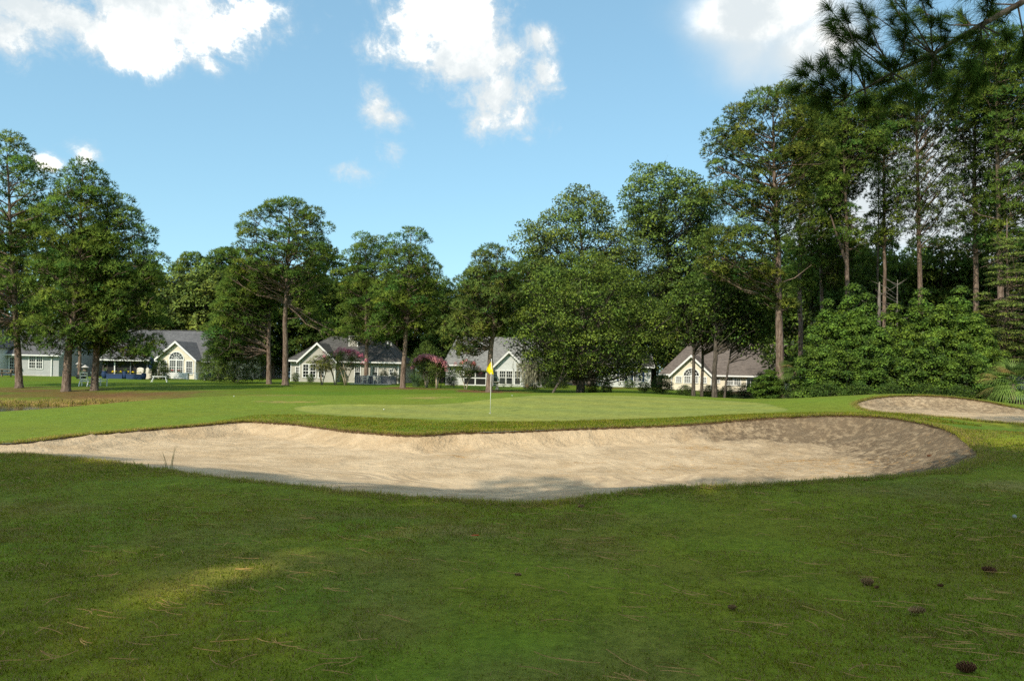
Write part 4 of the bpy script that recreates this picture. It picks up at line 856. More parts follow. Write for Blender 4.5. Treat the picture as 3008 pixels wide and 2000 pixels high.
# ---- hanging moss
def moss(px, D, py0, py1, wpx, label, sd, n=260):
    rng = np.random.default_rng(sd); c = P(px, py0, D); H = (py1-py0)/2284*D; w = wpx/2284*D; vs, fs = [], []
    for k in range(n):
        p = np.array([rng.normal(0,w*.3), rng.normal(0,w*.25), -rng.random()*H*.5]); l = H*rng.uniform(.25,.7); s_ = np.array([math.cos(k), math.sin(k), 0]); b0 = len(vs); q = p.copy()
        for i in range(5):
            ww = .022*(1-i/4)+.003; vs += [q-s_*ww, q+s_*ww]; q = q+np.array([rng.normal(0,.04), rng.normal(0,.04), -l/4])
        for i in range(4): fs.append((b0+2*i,b0+2*i+1,b0+2*i+3,b0+2*i+2))
    v = np.array(vs); cc = np.tile([.15,.15,.115], (len(v),1))*np.repeat(rng.uniform(.7,1.3,(n,1)),10,0)
    me = np_mesh('spanish_moss', v, np.array(fs), False, {'nrm': ('FLOAT_VECTOR', unit(np.tile([0,-.6,.5],(len(v),1))+rng.normal(0,.4,(len(v),3)))), 'Col': ('FLOAT_COLOR', rgba(cc))}); me.materials.append(MAT['leaf'])
    o = link('spanish_moss', me, None); o.location = c; return tag(o, label, 'moss', 'moss hanging in the trees')
moss(1560, 60, 1058, 1135, 70, 'large grey moss curtain hanging by the triple window', 461, 520); moss(1590, 60, 1075, 1125, 40, 'smaller grey moss tail beside the dark door', 462, 200)
moss(2395, 59, 940, 1010, 26, 'grey moss hanging on a trunk left of the thicket', 463, 160); moss(1645, 60, 1095, 1130, 30, 'moss tangle around the leaning trunk', 464, 120); moss(1705, 60, 900, 950, 14, 'thin moss tail high in the broad oak', 465, 60)

# ---- the near pine whose branch hangs into the picture
rng = np.random.default_rng(500); nx, ny = 9.6, 9.2; nz0 = gz(nx, ny)
NP = empty('pine_tree', (nx, ny, nz0), 0, 'near pine outside the frame whose dark branch overhangs the upper right corner', 'pine')
C = sample_clumps(rng, [(9.5,-2,2.5),(12,-3.5,3.5),(16,-3.4,3.4),(19,-1.5,1.5)], 60, 1.0, .45)
link('trunk', wood_mesh(rng, 20, .26, .2, C, 'trunk', MAT['bark'], limb_from=.42, limbmax=40), None, NP)
link('crown', foliage_mesh('crown', needles(rng, C, 75, .3, .06, 4, PINE, 1.0), MAT['pine'], False), None, NP)
base_v = Vector((nx, ny, nz0))
path = [Vector((.1,0,7.0))] + [P(a, b_, d)-base_v for a, b_, d in [(3130,-70,9.0),(2990,15,8.9),(2880,75,8.9),(2740,160,8.8),(2620,215,8.7),(2540,262,8.6),(2490,285,8.6)]]
lm = MB(); lm.tube(path, [.08,.042,.034,.03,.024,.017,.011,.006], 8)
tips = [(2330,262,8.4),(2350,215,8.5),(2372,190,8.6),(2425,172,8.7),(2462,150,8.8),(2440,75,8.9),(2432,20,9.0),(2520,158,8.5),(2500,100,9.1),(2560,40,9.2),(2620,10,9.0),(2700,30,9.3),(2480,245,8.3),(2420,285,8.4),(2540,300,8.4),(2600,290,8.3),
        (2660,250,8.2),(2700,290,8.5),(2760,230,8.3),(2560,120,9.0),(2640,90,9.2),(2600,180,8.4),(2680,150,8.5),(2740,110,9.1),(2820,40,9.3),(2790,160,8.4),(2850,200,8.3),(2880,130,8.6),(2920,40,9.1),(2960,100,8.4),(2760,60,8.5),(2450,215,8.7),(2400,240,8.3),(2390,300,8.6),
        (2530,20,8.7),(2660,60,8.4),(2580,240,8.9),(2720,200,9.0),(2820,110,8.7),(2480,40,8.5),(2900,-10,8.6),(2980,-20,9.3),(2840,-20,9.3),(2700,-20,8.5),(2600,-30,8.8),(2860,260,8.8),(2800,290,8.9),(2500,190,8.2),(2560,210,8.2),(3000,160,9.0)]
nv, nf_, nn_, nc_ = [], [], [], []
def near_tuft(p, d, k, L):
    for _ in range(k):
        r_ = Vector(rng.normal(0,1,3)); b_ = (d*rng.uniform(.25,1.1)+r_*.42).normalized(); l = L*rng.uniform(.75,1.15); s_ = b_.cross(Vector(rng.normal(0,1,3))).normalized(); q0 = p-d*rng.uniform(0,.10); b0 = len(nv); w_ = .0017
        for i, t_ in enumerate((0,.5,1)):
            q = q0+b_*l*t_+Vector((0,0,-.28*l*t_*t_)); ww = w_*(1,.85,.15)[i]; nv.append(tuple(q-s_*ww)); nv.append(tuple(q+s_*ww)); nn_.extend([tuple((b_*.4+Vector((0,0,.5))+r_*.3).normalized())]*2)
        g = rng.uniform(.7,1.25); nc_.extend([(.06*g,.10*g,.02*g)]*6); nf_.append((b0,b0+1,b0+3,b0+2)); nf_.append((b0+2,b0+3,b0+5,b0+4))
for a, b_, d in tips:
    e = P(a, b_, d)-base_v; best = min(range(2, len(path)), key=lambda i: (path[i]-e).length+(0 if path[i].x > e.x-.05 else 1.5)); s0 = path[best]; m_ = s0.lerp(e,.5)+Vector((.05,rng.normal(0,.06),-.05))
    lm.tube([s0, m_, e], [.011,.008,.004], 5); d_ = (e-m_).normalized()
    near_tuft(e, d_, 190, .21)
    for f in (.8,.55,.3):
        if rng.random() < (.95 if f > .7 else .75 if f > .5 else .45): near_tuft(m_.lerp(e, f)+Vector(rng.normal(0,.04,3)), (d_+Vector(rng.normal(0,.35,3))).normalized(), 150, .19)
lo = lm.build('limb', MAT['bark'], NP, True)
me = np_mesh('needles', np.array(nv), np.array(nf_), False, {'nrm': ('FLOAT_VECTOR', np.array(nn_)), 'Col': ('FLOAT_COLOR', rgba(np.array(nc_)))}); me.materials.append(MAT['nearpine']); link('needles', me, None, lo)
# ------------------------------------------------------------------ houses
def window(par, x0, x1, z0, z1, y, cols=3, rows=2, hung=True, name='window', low=True, trim=.09, mat='white'):
    f = MB(); yo, yi = y-.06, y+.02
    f.box(x0-trim, x0, yo, yi, z0-trim, z1+trim); f.box(x1, x1+trim, yo, yi, z0-trim, z1+trim); f.box(x0, x1, yo, yi, z1, z1+trim); f.box(x0, x1, yo-.02, yi, z0-trim, z0)
    zm = (z0+z1)/2
    if hung: f.box(x0, x1, yo+.015, yi, zm-.03, zm+.03)
    o = f.build(name, MAT[mat], par)
    g = MB(); g.box(x0, x1, y-.025, y-.005, z0, z1); g.build('pane', MAT['glass'], o)
    b = MB(); mw = .014
    spans = [(zm+.03, z1)]+([(z0, zm-.03)] if low else []) if hung else [(z0, z1)]
    for a, c in spans:
        for k in range(1, cols): xx = x0+(x1-x0)*k/cols; b.box(xx-mw, xx+mw, y-.04, y-.026, a, c)
        for k in range(1, rows+1 if rows > 1 else 1):
            if k == rows: continue
            zz = a+(c-a)*k/rows; b.box(x0, x1, y-.043, y-.026, zz-mw, zz+mw)
    if b.v: b.build('glazing_bars', MAT[mat], o)
    return o
def fan_window(par, xc, r, z0, y, name='arched_window'):
    f = MB(); n = 16; pts = [(xc+r*math.cos(math.pi*k/n), z0+r*.92*math.sin(math.pi*k/n)) for k in range(n+1)]; out = [(xc+(r+.1)*math.cos(math.pi*k/n), z0+(r*.92+.1)*math.sin(math.pi*k/n)) for k in range(n+1)]
    for k in range(n): f.prism([pts[k], out[k], out[k+1], pts[k+1]], y-.06, y+.02)
    f.box(xc-r-.1, xc+r+.1, y-.065, y+.02, z0-.09, z0); o = f.build(name, MAT['white'], par)
    MB().prism(pts, y-.025, y-.005).build('pane', MAT['glass'], o)
    b = MB()
    for k in range(1, 6):
        a = math.pi*k/6; c, s = math.cos(a), math.sin(a); q = Vector((-s, 0, c))*.016; p0 = Vector((xc, y-.035, z0)); p1 = Vector((xc+c*r, y-.035, z0+s*r*.92)); b.slab([p0-q, p1-q, p1+q, p0+q], 0) if False else b.poly([p0-q, p1-q, p1+q, p0+q], [(0,1,2,3)])
    for rr in (.35, .68):
        for k in range(n):
            a, c = math.pi*k/n, math.pi*(k+1)/n; b.poly([(xc+rr*r*math.cos(a), y-.037, z0+rr*r*.92*math.sin(a)), (xc+rr*r*math.cos(c), y-.037, z0+rr*r*.92*math.sin(c)), (xc+(rr*r+.03)*math.cos(c), y-.037, z0+(rr*r+.03)*.92*math.sin(c)), (xc+(rr*r+.03)*math.cos(a), y-.037, z0+(rr*r+.03)*.92*math.sin(a))], [(0,1,2,3)])
    b.build('glazing_bars', MAT['white'], o); return o
def gable_roof_x(par, x0, x1, y0, yr, y1, ze, zr, mat, ov=.35, t=.14):
    """ridge along x; y0 front eave, yr ridge, y1 back eave"""
    k = (zr-ze)/(yr-y0); zo = ze-k*ov; k2 = (zr-ze)/(y1-yr); zb = ze-k2*ov
    m = MB(); m.slab([(x0-ov,y0-ov,zo),(x1+ov,y0-ov,zo),(x1+ov,yr,zr),(x0-ov,yr,zr)], t); m.slab([(x1+ov,y1+ov,zb),(x0-ov,y1+ov,zb),(x0-ov,yr,zr),(x1+ov,yr,zr)], t)
    o = m.build('roof', mat, par)
    MB().box(x0-ov, x1+ov, yr-.12, yr+.12, zr-.02, zr+.03).build('ridge_cap', mat, o)
    g = MB(); g.box(x0-ov, x1+ov, y0-ov-.12, y0-ov-.002, zo-.15, zo-.01); g.build('gutter', MAT['white'], o)
    for xx, nm in ((x0-ov-.03, 'barge_board'), (x1+ov, 'barge_board')):
        b = MB(); b.poly([(xx,y0-ov,zo-t-.1),(xx,yr,zr-t-.1),(xx,yr,zr+.005),(xx,y0-ov,zo+.005),(xx+.03,y0-ov,zo-t-.1),(xx+.03,yr,zr-t-.1),(xx+.03,yr,zr+.005),(xx+.03,y0-ov,zo+.005)], [(0,1,2,3),(7,6,5,4),(0,4,5,1),(3,2,6,7),(0,3,7,4),(1,5,6,2)]); b.build(nm, MAT['white'], o)
    return o
def gable_wing(par, xc, w, yf, yb, ze, za, wall, roof, ov=.3, t=.12, roof_back=3.0):
    """wing with its gable towards the viewer"""
    h = w/2; MB().prism([(xc-h,0),(xc+h,0),(xc+h,ze),(xc,za),(xc-h,ze)], yf, yb).build('gable_wall', wall, par)
    k = (za-ze)/h; m = MB(); zo = ze-k*ov+.06; zt = za+.06
    m.slab([(xc-h-ov,yf-ov,zo),(xc,yf-ov,zt),(xc,yb+roof_back,zt),(xc-h-ov,yb+roof_back*.2,zo)], t); m.slab([(xc,yf-ov,zt),(xc+h+ov,yf-ov,zo),(xc+h+ov,yb+roof_back*.2,zo),(xc,yb+roof_back,zt)], t)
    o = m.build('wing_roof', roof, par)
    for s in (-1, 1):
        b = MB(); x1 = xc+s*(h+ov); q = [(xc,zt-.24),(x1,zo-.24),(x1,zo+.012),(xc,zt+.012)]; q = q if s > 0 else q[::-1]; b.prism(q, yf-ov-.035, yf-ov-.002); b.build('barge_board', MAT['white'], o)
    for s in (-1, 1): MB().box(*( sorted((xc+s*h, xc+s*(h+.09)))), yf-.02, yf+.10, 0, ze-.02).build('corner_board', MAT['white'], par)
    return o
def house_root(px, D, label, rz=0.0):
    x_, y_ = at_px(px, D); return empty('house', (x_, y_, gz(x_, y_)-.04), rz, label, 'house')
class HX:
    def __init__(s, px, D): s.px, s.D = px, D; s.b = P(px, 1100, D); s.z0 = gz(s.b.x, s.b.y)-.04
    def x(s, px, py=1080, dD=0): return P(px, py, s.D+dD).x-s.b.x
    def z(s, px, py, dD=0): return P(px, py, s.D+dD).z-s.z0
# -- A, grey house at the left edge
h = HX(97, 85); A = house_root(97, 85, 'grey-sided house at the far left with a glazed door')
ze, zr = h.z(70,1034), h.z(110,953,4.5); xa, xb = h.x(20), h.x(172)
MB().box(xa, xb, 0, 9, 0, ze).prism([(xa,ze),(xa+.01,ze),(xa+.01,zr)],4,5).build('wall', MAT['sid_blue'], A)
gable_roof_x(A, xa, xb, 0, 4.5, 9, ze, zr, MAT['sh_grey'], .35)
MB().prism([(0,ze),(9,ze),(4.5,zr-.1)][::1], 0, .0).v
e = MB(); e.poly([(xb-.02,0,ze),(xb-.02,9,ze),(xb-.02,4.5,zr-.12)],[(0,1,2)]); e.build('gable_end', MAT['sid_blue'], A)
gable_wing(A, h.x(-45), h.x(21)-h.x(-111), -2.2, 1.5, h.z(21,1012), h.z(-45,930), MAT['sid_white'], MAT['sh_grey'])
window(A, h.x(86), h.x(103), h.z(90,1081), h.z(90,1045), 0); window(A, h.x(107), h.x(124), h.z(110,1081.5), h.z(110,1045.5), 0)
window(A, h.x(29), h.x(45), .25, h.z(36,1050), 0, 3, 5, False, 'door', True, .17)
MB().box(h.x(150.5), h.x(153), -.13, -.02, .0, ze-.1).build('downspout', MAT['white'], A); MB().box(xa-.02, xb+.02, -.03, 9.03, -.5, .16).build('foundation', MAT['concrete'], A)
# -- B, cream house
h = HX(517, 86); B = house_root(517, 86, 'cream house with a fan-arched gable window', R(-9))
ze = h.z(590,1053); zr = h.z(517,970,6); za = h.z(517,1003); xa, xb = h.x(262), h.x(640)
MB().box(h.x(455), xb, 1.2, 10.5, 0, ze).build('wall', MAT['sid_cream'], B); MB().box(xa, h.x(455), 4.2, 10.5, 0, ze).build('porch_back_wall', MAT['dark'], B)  # porch back wall near black: shade of the recess put into its colour
gable_roof_x(B, xa, xb, 1.2, 6.0, 10.8, ze, zr, MAT['sh_grey'], .4)
e = MB(); e.poly([(xb-.02,1.2,ze),(xb-.02,10.8,ze),(xb-.02,6,zr-.12)],[(0,1,2)]); e.build('gable_end', MAT['sid_cream'], B)
gable_wing(B, 0, 4.45, 0, 1.3, ze, za, MAT['sid_cream'], MAT['sh_grey'], .33)
for k in (-1, 1): window(B, *(sorted((k*.07, k*.78))), h.z(517,1095), h.z(517,1059), 0, 3, 3)
fan_window(B, 0, .84, h.z(517,1055), 0)
for k in (-1, 1): window(B, *(sorted((k*1.22, k*1.9))), h.z(517,1097), h.z(517,1061), 0, 3, 3)
window(B, h.x(600), h.x(620), .9, 2.0, 1.2)
for px_ in (292, 345, 400, 448): MB().box(h.x(px_)-.06, h.x(px_)+.06, 1.3, 1.42, 0, ze-.02).build('porch_post', MAT['white' if px_ in (292,) else 'grey'], B)
MB().box(xa, h.x(455), 1.1, 4.2, -.05, .06).build('porch_floor', MAT['concrete'], B); MB().box(xa+.1, h.x(455)-.05, 1.5, 1.53, .1, ze-.05).build('porch_screen', MAT['dark'], B)
MB().tube([(h.x(576),-.1,ze-.15),(h.x(576),-.02,ze-.5),(h.x(576),-.06,0)], .045, 8).build('downspout', MAT['white'], B)
MB().tube([(h.x(582),5.5,zr-.3),(h.x(582),5.5,zr+.28)], .07, 8).build('vent_pipe', MAT['white'], B)
MB().box(h.x(455)-.02, xb+.02, 1.17, 10.4, -.5, .12).build('foundation', MAT['concrete'], B)
# -- C, hipped house
h = HX(1010, 85); Cc_ = house_root(1010, 85, 'low grey house with a hipped roof and a boxed chimney', R(-3))
ze = h.z(1110,1060); zr = h.z(1030,990,4.5); xa, xb = h.x(852), h.x(1171); hx0, hx1 = h.x(964,1000,4.5), h.x(1104,1000,4.5)
MB().box(xa, xb, 0, 9, 0, ze).build('wall', MAT['sid_grey'], Cc_)
ov = .4; zo = ze-.12; q = [(xa-ov,-ov,zo),(xb+ov,-ov,zo),(xb+ov,9+ov,zo),(xa-ov,9+ov,zo)]; m = MB(); r0_, r1_ = (hx0,4.5,zr), (hx1,4.5,zr)
m.poly(q+[r0_, r1_]+[(p[0],p[1],p[2]-.1) for p in q], [(0,1,5,4),(1,2,5),(2,3,4,5),(3,0,4),(6,7,1,0),(7,8,2,1),(8,9,3,2),(9,6,0,3),(9,8,7,6)]); ro = m.build('roof', MAT['sh_dark'], Cc_)
MB().tube([r0_, r1_], .07, 6).build('ridge_cap', MAT['sh_dark'], ro); MB().box(xa-ov, xb+ov, -ov-.13, -ov-.003, zo-.14, zo+.02).build('gutter', MAT['white'], ro)
for p_, q_ in ((r1_, q[1]), (r0_, q[0])): MB().tube([Vector(p_), Vector(q_)], .06, 6).build('hip_cap', MAT['sh_dark'], ro)
bx0, bx1 = h.x(1085,1000,9), h.x(1190,1000,9); MB().poly([(bx0,5,ze),(bx1,5,ze),(bx1,13,ze),(bx0,13,ze),(bx0+1.5,9,h.z(1130,1000,9)),(bx1-2.2,9,h.z(1150,1002,9))],[(0,1,5,4),(1,2,5),(2,3,4,5),(3,0,4)]).build('rear_roof', MAT['sh_dark'], Cc_)
for px_, py_ in ((1129,1004),(1140,1009)): MB().tube([(h.x(px_,1000,8),8,h.z(px_,py_+6,8)),(h.x(px_,1000,8),8,h.z(px_,py_-3,8))], .09, 8).build('vent_pipe', MAT['white'], Cc_)
gable_wing(Cc_, h.x(941), h.x(992)-h.x(890), -1.3, .5, ze, h.z(941,1008,-1), MAT['sid_grey'], MAT['sh_dark'], .3)
c0, c1 = h.x(1024,1000,3), h.x(1049,1000,3); zc = h.z(1036,988,3); MB().box(c0, c1, 2.6, 3.5, ze, zc-.05).build('chimney', MAT['sid_grey'], Cc_)
cb = MB(); [cb.box(x_-.05, x_+.05, 2.54, 2.64, ze, zc-.06) for x_ in (c0, c1)]; cb.box(c0-.08, c1+.08, 2.5, 3.6, zc-.05, zc+.06); cb.build('chimney_trim', MAT['white'], Cc_)
window(Cc_, h.x(1043), h.x(1058.5), h.z(1050,1106), h.z(1050,1077), 0, 3, 3, True, low=False); window(Cc_, h.x(1094.5), h.x(1109.5), h.z(1100,1106), h.z(1100,1077), 0, 3, 3, True, low=False); window(Cc_, h.x(1146), h.x(1155.5), h.z(1150,1101), h.z(1150,1085), 0, 2, 2, True, low=False)
window(Cc_, h.x(900), h.x(915), .55, h.z(907,1071), -1.3, 2, 2); window(Cc_, h.x(921), h.x(936), .55, h.z(925,1071), -1.3, 2, 2); window(Cc_, h.x(946), h.x(961), .55, h.z(950,1071), -1.3, 2, 2); window(Cc_, h.x(867), h.x(878), .5, h.z(870,1078), 0, 3, 4, False, 'door')
for x_ in (xb, xa): MB().box(x_-.05, x_+.05, -.05, .05, 0, ze-.1).build('corner_board', MAT['white'], Cc_)
MB().box(xa-.03, xb+.03, -.03, 9.03, -.5, .14).build('foundation', MAT['concrete'], Cc_); MB().box(h.x(1162.5), h.x(1165), -.16, -.02, h.z(1163,1086), h.z(1163,1081)).build('wall_lamp', MAT['black'], Cc_)
# -- D, house with the screened porch
h = HX(1430, 82); Dd = house_root(1430, 82, 'pale house with a screened porch behind the flag', R(2))
ze = h.z(1330,1068); zr = h.z(1390,990,5); xa, xb = h.x(1309), h.x(1590); xg = h.x(1347,990,5)
MB().box(xa, xb, 0, 9.5, 0, ze).build('wall', MAT['sid_white'], Dd)
ov = .35; zp = h.z(1410,1085,-2.4); zo = ze-.1
m = MB(); m.slab([(xa-ov,-ov,zo),(h.x(1362),-ov,zo),(h.x(1362),-2.7,zp),(h.x(1446),-2.7,zp),(h.x(1446),-ov,zo),(xb+ov,-ov,zo),(xb+ov,5,zr),(xg,5,zr)], .14)
m.v = []; m.f = []
m.slab([(xa-ov,-ov,zo),(xb+ov,-ov,zo),(xb+ov,5,zr),(xg,5,zr)], .14); m.slab([(xb+ov,9.8,zo),(xa-ov,9.8,zo),(xg,5,zr),(xb+ov,5,zr)], .14); m.slab([(xa-ov,9.8,zo),(xa-ov,-ov,zo),(xg,5,zr)], .14)
ro = m.build('roof', MAT['sh_pale'], Dd); m = MB(); m.slab([(h.x(1362),-2.7,zp),(h.x(1448),-2.7,zp),(h.x(1448),.6,ze+.42),(h.x(1362),.6,ze+.42)], .12); m.build('porch_roof', MAT['sh_pale'], Dd)
MB().box(xa-ov, h.x(1362), -ov-.12, -ov-.003, zo-.14, zo).build('gutter', MAT['white'], ro); MB().tube([(xg,5,zr),(xb+ov,5,zr)], .07, 6).build('ridge_cap', MAT['sh_pale'], ro)
MB().box(h.x(1364), h.x(1446), -2.35, 0, -.3, .1).build('porch_floor', MAT['concrete'], Dd)
p = MB(); 
for px_ in (1364,1397,1428,1446): p.box(h.x(px_)-.06, h.x(px_)+.06, -2.45, -2.33, .1, zp-.05)
p.box(h.x(1364)+.06, h.x(1446)-.06, -2.43, -2.35, .82, .92); p.box(h.x(1364)+.06, h.x(1446)-.06, -2.43, -2.35, zp-.22, zp-.06); p.box(h.x(1364)+.06, h.x(1446)-.06, -2.43, -2.35, .1, .2); p.build('porch_frame', MAT['white'], Dd)
MB().box(h.x(1364)+.05, h.x(1446)-.05, -2.38, -2.36, .1, zp-.08).build('porch_screen', MAT['dark'], Dd)
gable_wing(Dd, h.x(1492), h.x(1537)-h.x(1447), -1.6, .5, h.z(1500,1078), h.z(1492,1032,-1), MAT['sid_white'], MAT['sh_pale'], .3)
for a_, b_ in ((1449,1460),(1466.5,1483),(1486.5,1503),(1511,1526)): window(Dd, h.x(a_), h.x(b_), h.z(1490,1128,-1.6), h.z(1490,1090,-1.6), -1.6, 3, 2, True, low=False)
window(Dd, h.x(1321), h.x(1330), 1.55, 1.9, 0, 2, 1, False); o = window(Dd, h.x(1581), h.x(1589), .1, h.z(1585,1098), 0, 1, 1, False, 'door'); MB().box(h.x(1566), h.x(1600), -1.3, 0, -.1, .14).build('door_step', MAT['concrete'], Dd)
MB().box(xa-.03, xb+.03, -.03, 9.53, -.5, .12).build('foundation', MAT['concrete'], Dd)
# -- E, brown-roofed cream house
h = HX(2038, 82); Ee = house_root(2038, 82, 'cream house with a brown roof behind four trunks', R(-24))
ze = h.z(2200,1110); ze = h.z(1990,1096); zr = h.z(2180,1013,5); za = h.z(2038,1045); xa, xb = h.x(1945), h.x(2345)*1.0; xg0 = h.x(1985,1013,2); xg1 = xb+.12
MB().box(xa, xb, 0, 9.5, 0, ze).build('wall', MAT['sid_cream'], Ee)
m = MB(); ov = .35; zo = ze-.12; m.slab([(xa-ov,-ov,zo),(xb+.2,-ov,zo),(xg1,5,zr),(xg0,5,zr)], .14); m.slab([(xb+.2,9.9,zo),(xa-ov,9.9,zo),(xg0,5,zr),(xg1,5,zr)], .14); m.slab([(xa-ov,9.9,zo),(xa-ov,-ov,zo),(xg0,5,zr)], .14); ro = m.build('roof', MAT['sh_brown'], Ee)
MB().box(xa-ov, xb+.2, -ov-.12, -ov-.003, zo-.14, zo+.01).build('gutter', MAT['white'], ro); MB().tube([(xg0,5,zr),(xg1,5,zr)], .07, 6).build('ridge_cap', MAT['sh_brown'], ro)
e = MB(); e.poly([(xb+.004,-.02,ze-.2),(xb+.004,9.52,ze-.2),(xb+.004,5,zr-.15)],[(0,1,2)]); e.build('gable_end', MAT['sid_white'], Ee)
b = MB(); b.tube([(xb+.22,-.3,zo),(xg1+.06,5,zr+.02)], .09, 4); b.tube([(xb+.22,9.9,zo),(xg1+.06,5,zr+.02)], .09, 4); b.build('barge_board', MAT['white'], ro)
gable_wing(Ee, 0, h.x(2093)-h.x(1983), -1.4, .4, ze, za, MAT['sid_cream'], MAT['sh_brown'], .33)
window(Ee, h.x(1995), h.x(2010), .85, h.z(2000,1107), -1.4, 3, 3); window(Ee, h.x(2066), h.x(2081), .85, h.z(2070,1109), -1.4, 3, 3)
for a_, b_ in ((2019,2036),(2040,2057)): window(Ee, h.x(a_), h.x(b_), .85, h.z(2038,1106), -1.4, 3, 3)
fan_window(Ee, 0, .78, h.z(2038,1103), -1.4)
window(Ee, h.x(2098), h.x(2112), .9, h.z(2105,1108), 0, 3, 3); window(Ee, h.x(2133), h.x(2150), .7, h.z(2140,1109), 0, 3, 3); window(Ee, h.x(2154), h.x(2171), .7, h.z(2160,1110), 0, 3, 3); window(Ee, h.x(2189), h.x(2209), .1, h.z(2190,1107), 0, 2, 1, False, 'door')
MB().tube([(h.x(1981),-1.5,ze-.2),(h.x(1982),-1.46,ze-.6),(h.x(1982),-1.48,0)], .05, 8).build('downspout', MAT['white'], Ee)
# curled wrought ornament in the gable
cp = [(.0+.16*math.cos(a)*(1-a/9), -1.44, h.z(2038,1064)+.22*math.sin(a)*(1-a/9)) for a in np.linspace(0, 6.5, 22)]; MB().tube(cp, .02, 5).tube([(cp[0][0]+.0,-1.44,cp[0][2]),(.22,-1.44,cp[0][2]+.28),(.1,-1.44,cp[0][2]+.34)], .02, 5).build('gable_ornament', MAT['black'], Ee)
MB().box(xa-.02, xb+.02, -.03, 9.53, -.8, .1).build('foundation', MAT['concrete'], Ee)
# -- F, shuttered house under the oak; G, far roof; H, far pale house
h = HX(1842, 92); Ff = house_root(1842, 92, 'pale house with dark shutters glimpsed under the broad oak'); MB().box(h.x(1770), h.x(1912), 0, 7, 0, 2.7).build('wall', MAT['sid_white'], Ff); gable_roof_x(Ff, h.x(1770), h.x(1912), 0, 3.5, 7, 2.7, 4.9, MAT['sh_dark'], .35)
for a_, b_ in ((1820,1834),(1862,1870),(1876,1884)):
    window(Ff, h.x(a_), h.x(b_), .75, 2.05, 0, 2, 2)
    for s_ in (h.x(a_)-.32, h.x(b_)+.1): MB().box(s_, s_+.22, -.05, -.002, .72, 2.1).build('shutter', MAT['blue'], Ff)
h = HX(1305, 104); Gg = house_root(1305, 104, 'small far roof left of the porch house'); MB().box(-2.6, 2.6, 0, 6, 0, 2.6).build('wall', MAT['sid_grey'], Gg); gable_roof_x(Gg, -2.6, 2.6, 0, 3, 6, 2.6, 4.75, MAT['sh_pale'], .3)
h = HX(775, 112); Hh = house_root(775, 112, 'sunlit pale wall far behind between the pine trunks'); MB().box(-3, 3.2, 0, 6, 0, 2.7).build('wall', MAT['sid_white'], Hh); gable_roof_x(Hh, -3, 3.2, 0, 3, 6, 2.7, 4.4, MAT['sh_grey'], .3); window(Hh, .3, 1.1, .8, 2.0, 0)
h = HX(2988, 70); Ii = house_root(2988, 70, 'pale far house glimpsed above the right palmetto'); MB().box(-3.2, 3.0, 0, 6, 0, 2.7).build('wall', MAT['sid_cream'], Ii); gable_roof_x(Ii, -3.2, 3, 0, 3, 6, 2.7, 4.6, MAT['sh_grey'], .3); window(Ii, -.5, .3, .9, 2.1, 0)
# ------------------------------------------------------------------ garden things
def thing(name, px, D, label, cat, rz=0.0, group=None, dz=0.0):
    x_, y_ = at_px(px, D); return empty(name, (x_, y_, gz(x_, y_)+dz), rz, label, cat, group)
def lawn_chair(px, D, rz, label):
    t = thing('lawn_chair', px, D, label, 'chair', rz, 'white wooden lawn chairs')
    for s in (-1, 1):
        MB().box(s*.30-.03, s*.30+.03, -.40, -.33, 0, .52).build('leg', MAT['white'], t); b = MB(); b.poly([(s*.26-.03,.55,0),(s*.26+.03,.55,0),(s*.26+.03,.63,0),(s*.26-.03,.63,0),(s*.26-.03,.12,.42),(s*.26+.03,.12,.42),(s*.26+.03,.2,.46),(s*.26-.03,.2,.46)],[(3,2,1,0),(4,5,6,7),(0,1,5,4),(1,2,6,5),(2,3,7,6),(3,0,4,7)]); b.build('leg', MAT['white'], t)
        MB().box(s*.33-.07, s*.33+.07, -.42, .38, .52, .55).build('armrest', MAT['white'], t)
        MB().poly([(s*.24-.03,.20,.34),(s*.24+.03,.20,.34),(s*.24+.03,.26,.34),(s*.24-.03,.26,.34),(s*.22-.03,.52,1.0),(s*.22+.03,.52,1.0),(s*.22+.03,.57,1.0),(s*.22-.03,.57,1.0)],[(3,2,1,0),(4,5,6,7),(0,1,5,4),(1,2,6,5),(2,3,7,6),(3,0,4,7)]).build('back_post', MAT['white'], t)
    for k in range(5): MB().box(-.28, .28, -.38+k*.115, -.29+k*.115, .38-k*.016, .405-k*.016).build('seat_slat', MAT['white'], t)
    for k in (0, 1, 2): zz = (.5, .74, .96)[k]; yy = .21+(zz-.34)*.485; MB().box(-.24, .24, yy, yy+.03, zz-.04, zz+.04).build('back_rail', MAT['white'], t)
    return t
lawn_chair(250, 55, R(195), 'white slatted lawn chair left of the middle pond pine'); lawn_chair(292, 55.5, R(160), 'white slatted lawn chair half hidden by the middle pond pine')
def patio_chair(px, D, rz, label):
    t = thing('patio_chair', px, D, label, 'chair', rz, 'white plastic patio chairs', .05)
    for sx in (-1, 1):
        for sy in (-1, 1): MB().tube([(sx*.25,sy*.26,0),(sx*.21,sy*.2,.42)], [.022,.03], 6).build('leg', MAT['cream'], t)
        MB().tube([(sx*.25,-.24,.42),(sx*.27,-.22,.63),(sx*.27,.1,.66),(sx*.23,.27,.62)], .028, 6).build('armrest', MAT['cream'], t)
    MB().box(-.23, .23, -.24, .22, .40, .44).build('seat', MAT['cream'], t, bevel=.012)
    n = 8; m = MB(); m.prism([(-.2,.44),(.2,.44)]+[(.23*math.cos(math.pi*k/n), .72+.18*math.sin(math.pi*k/n)) for k in range(n+1)], .0, .035); o = m.build('backrest', MAT['cream'], t); o.location = (0,.2,0); o.rotation_euler = (R(-8),0,0); return t
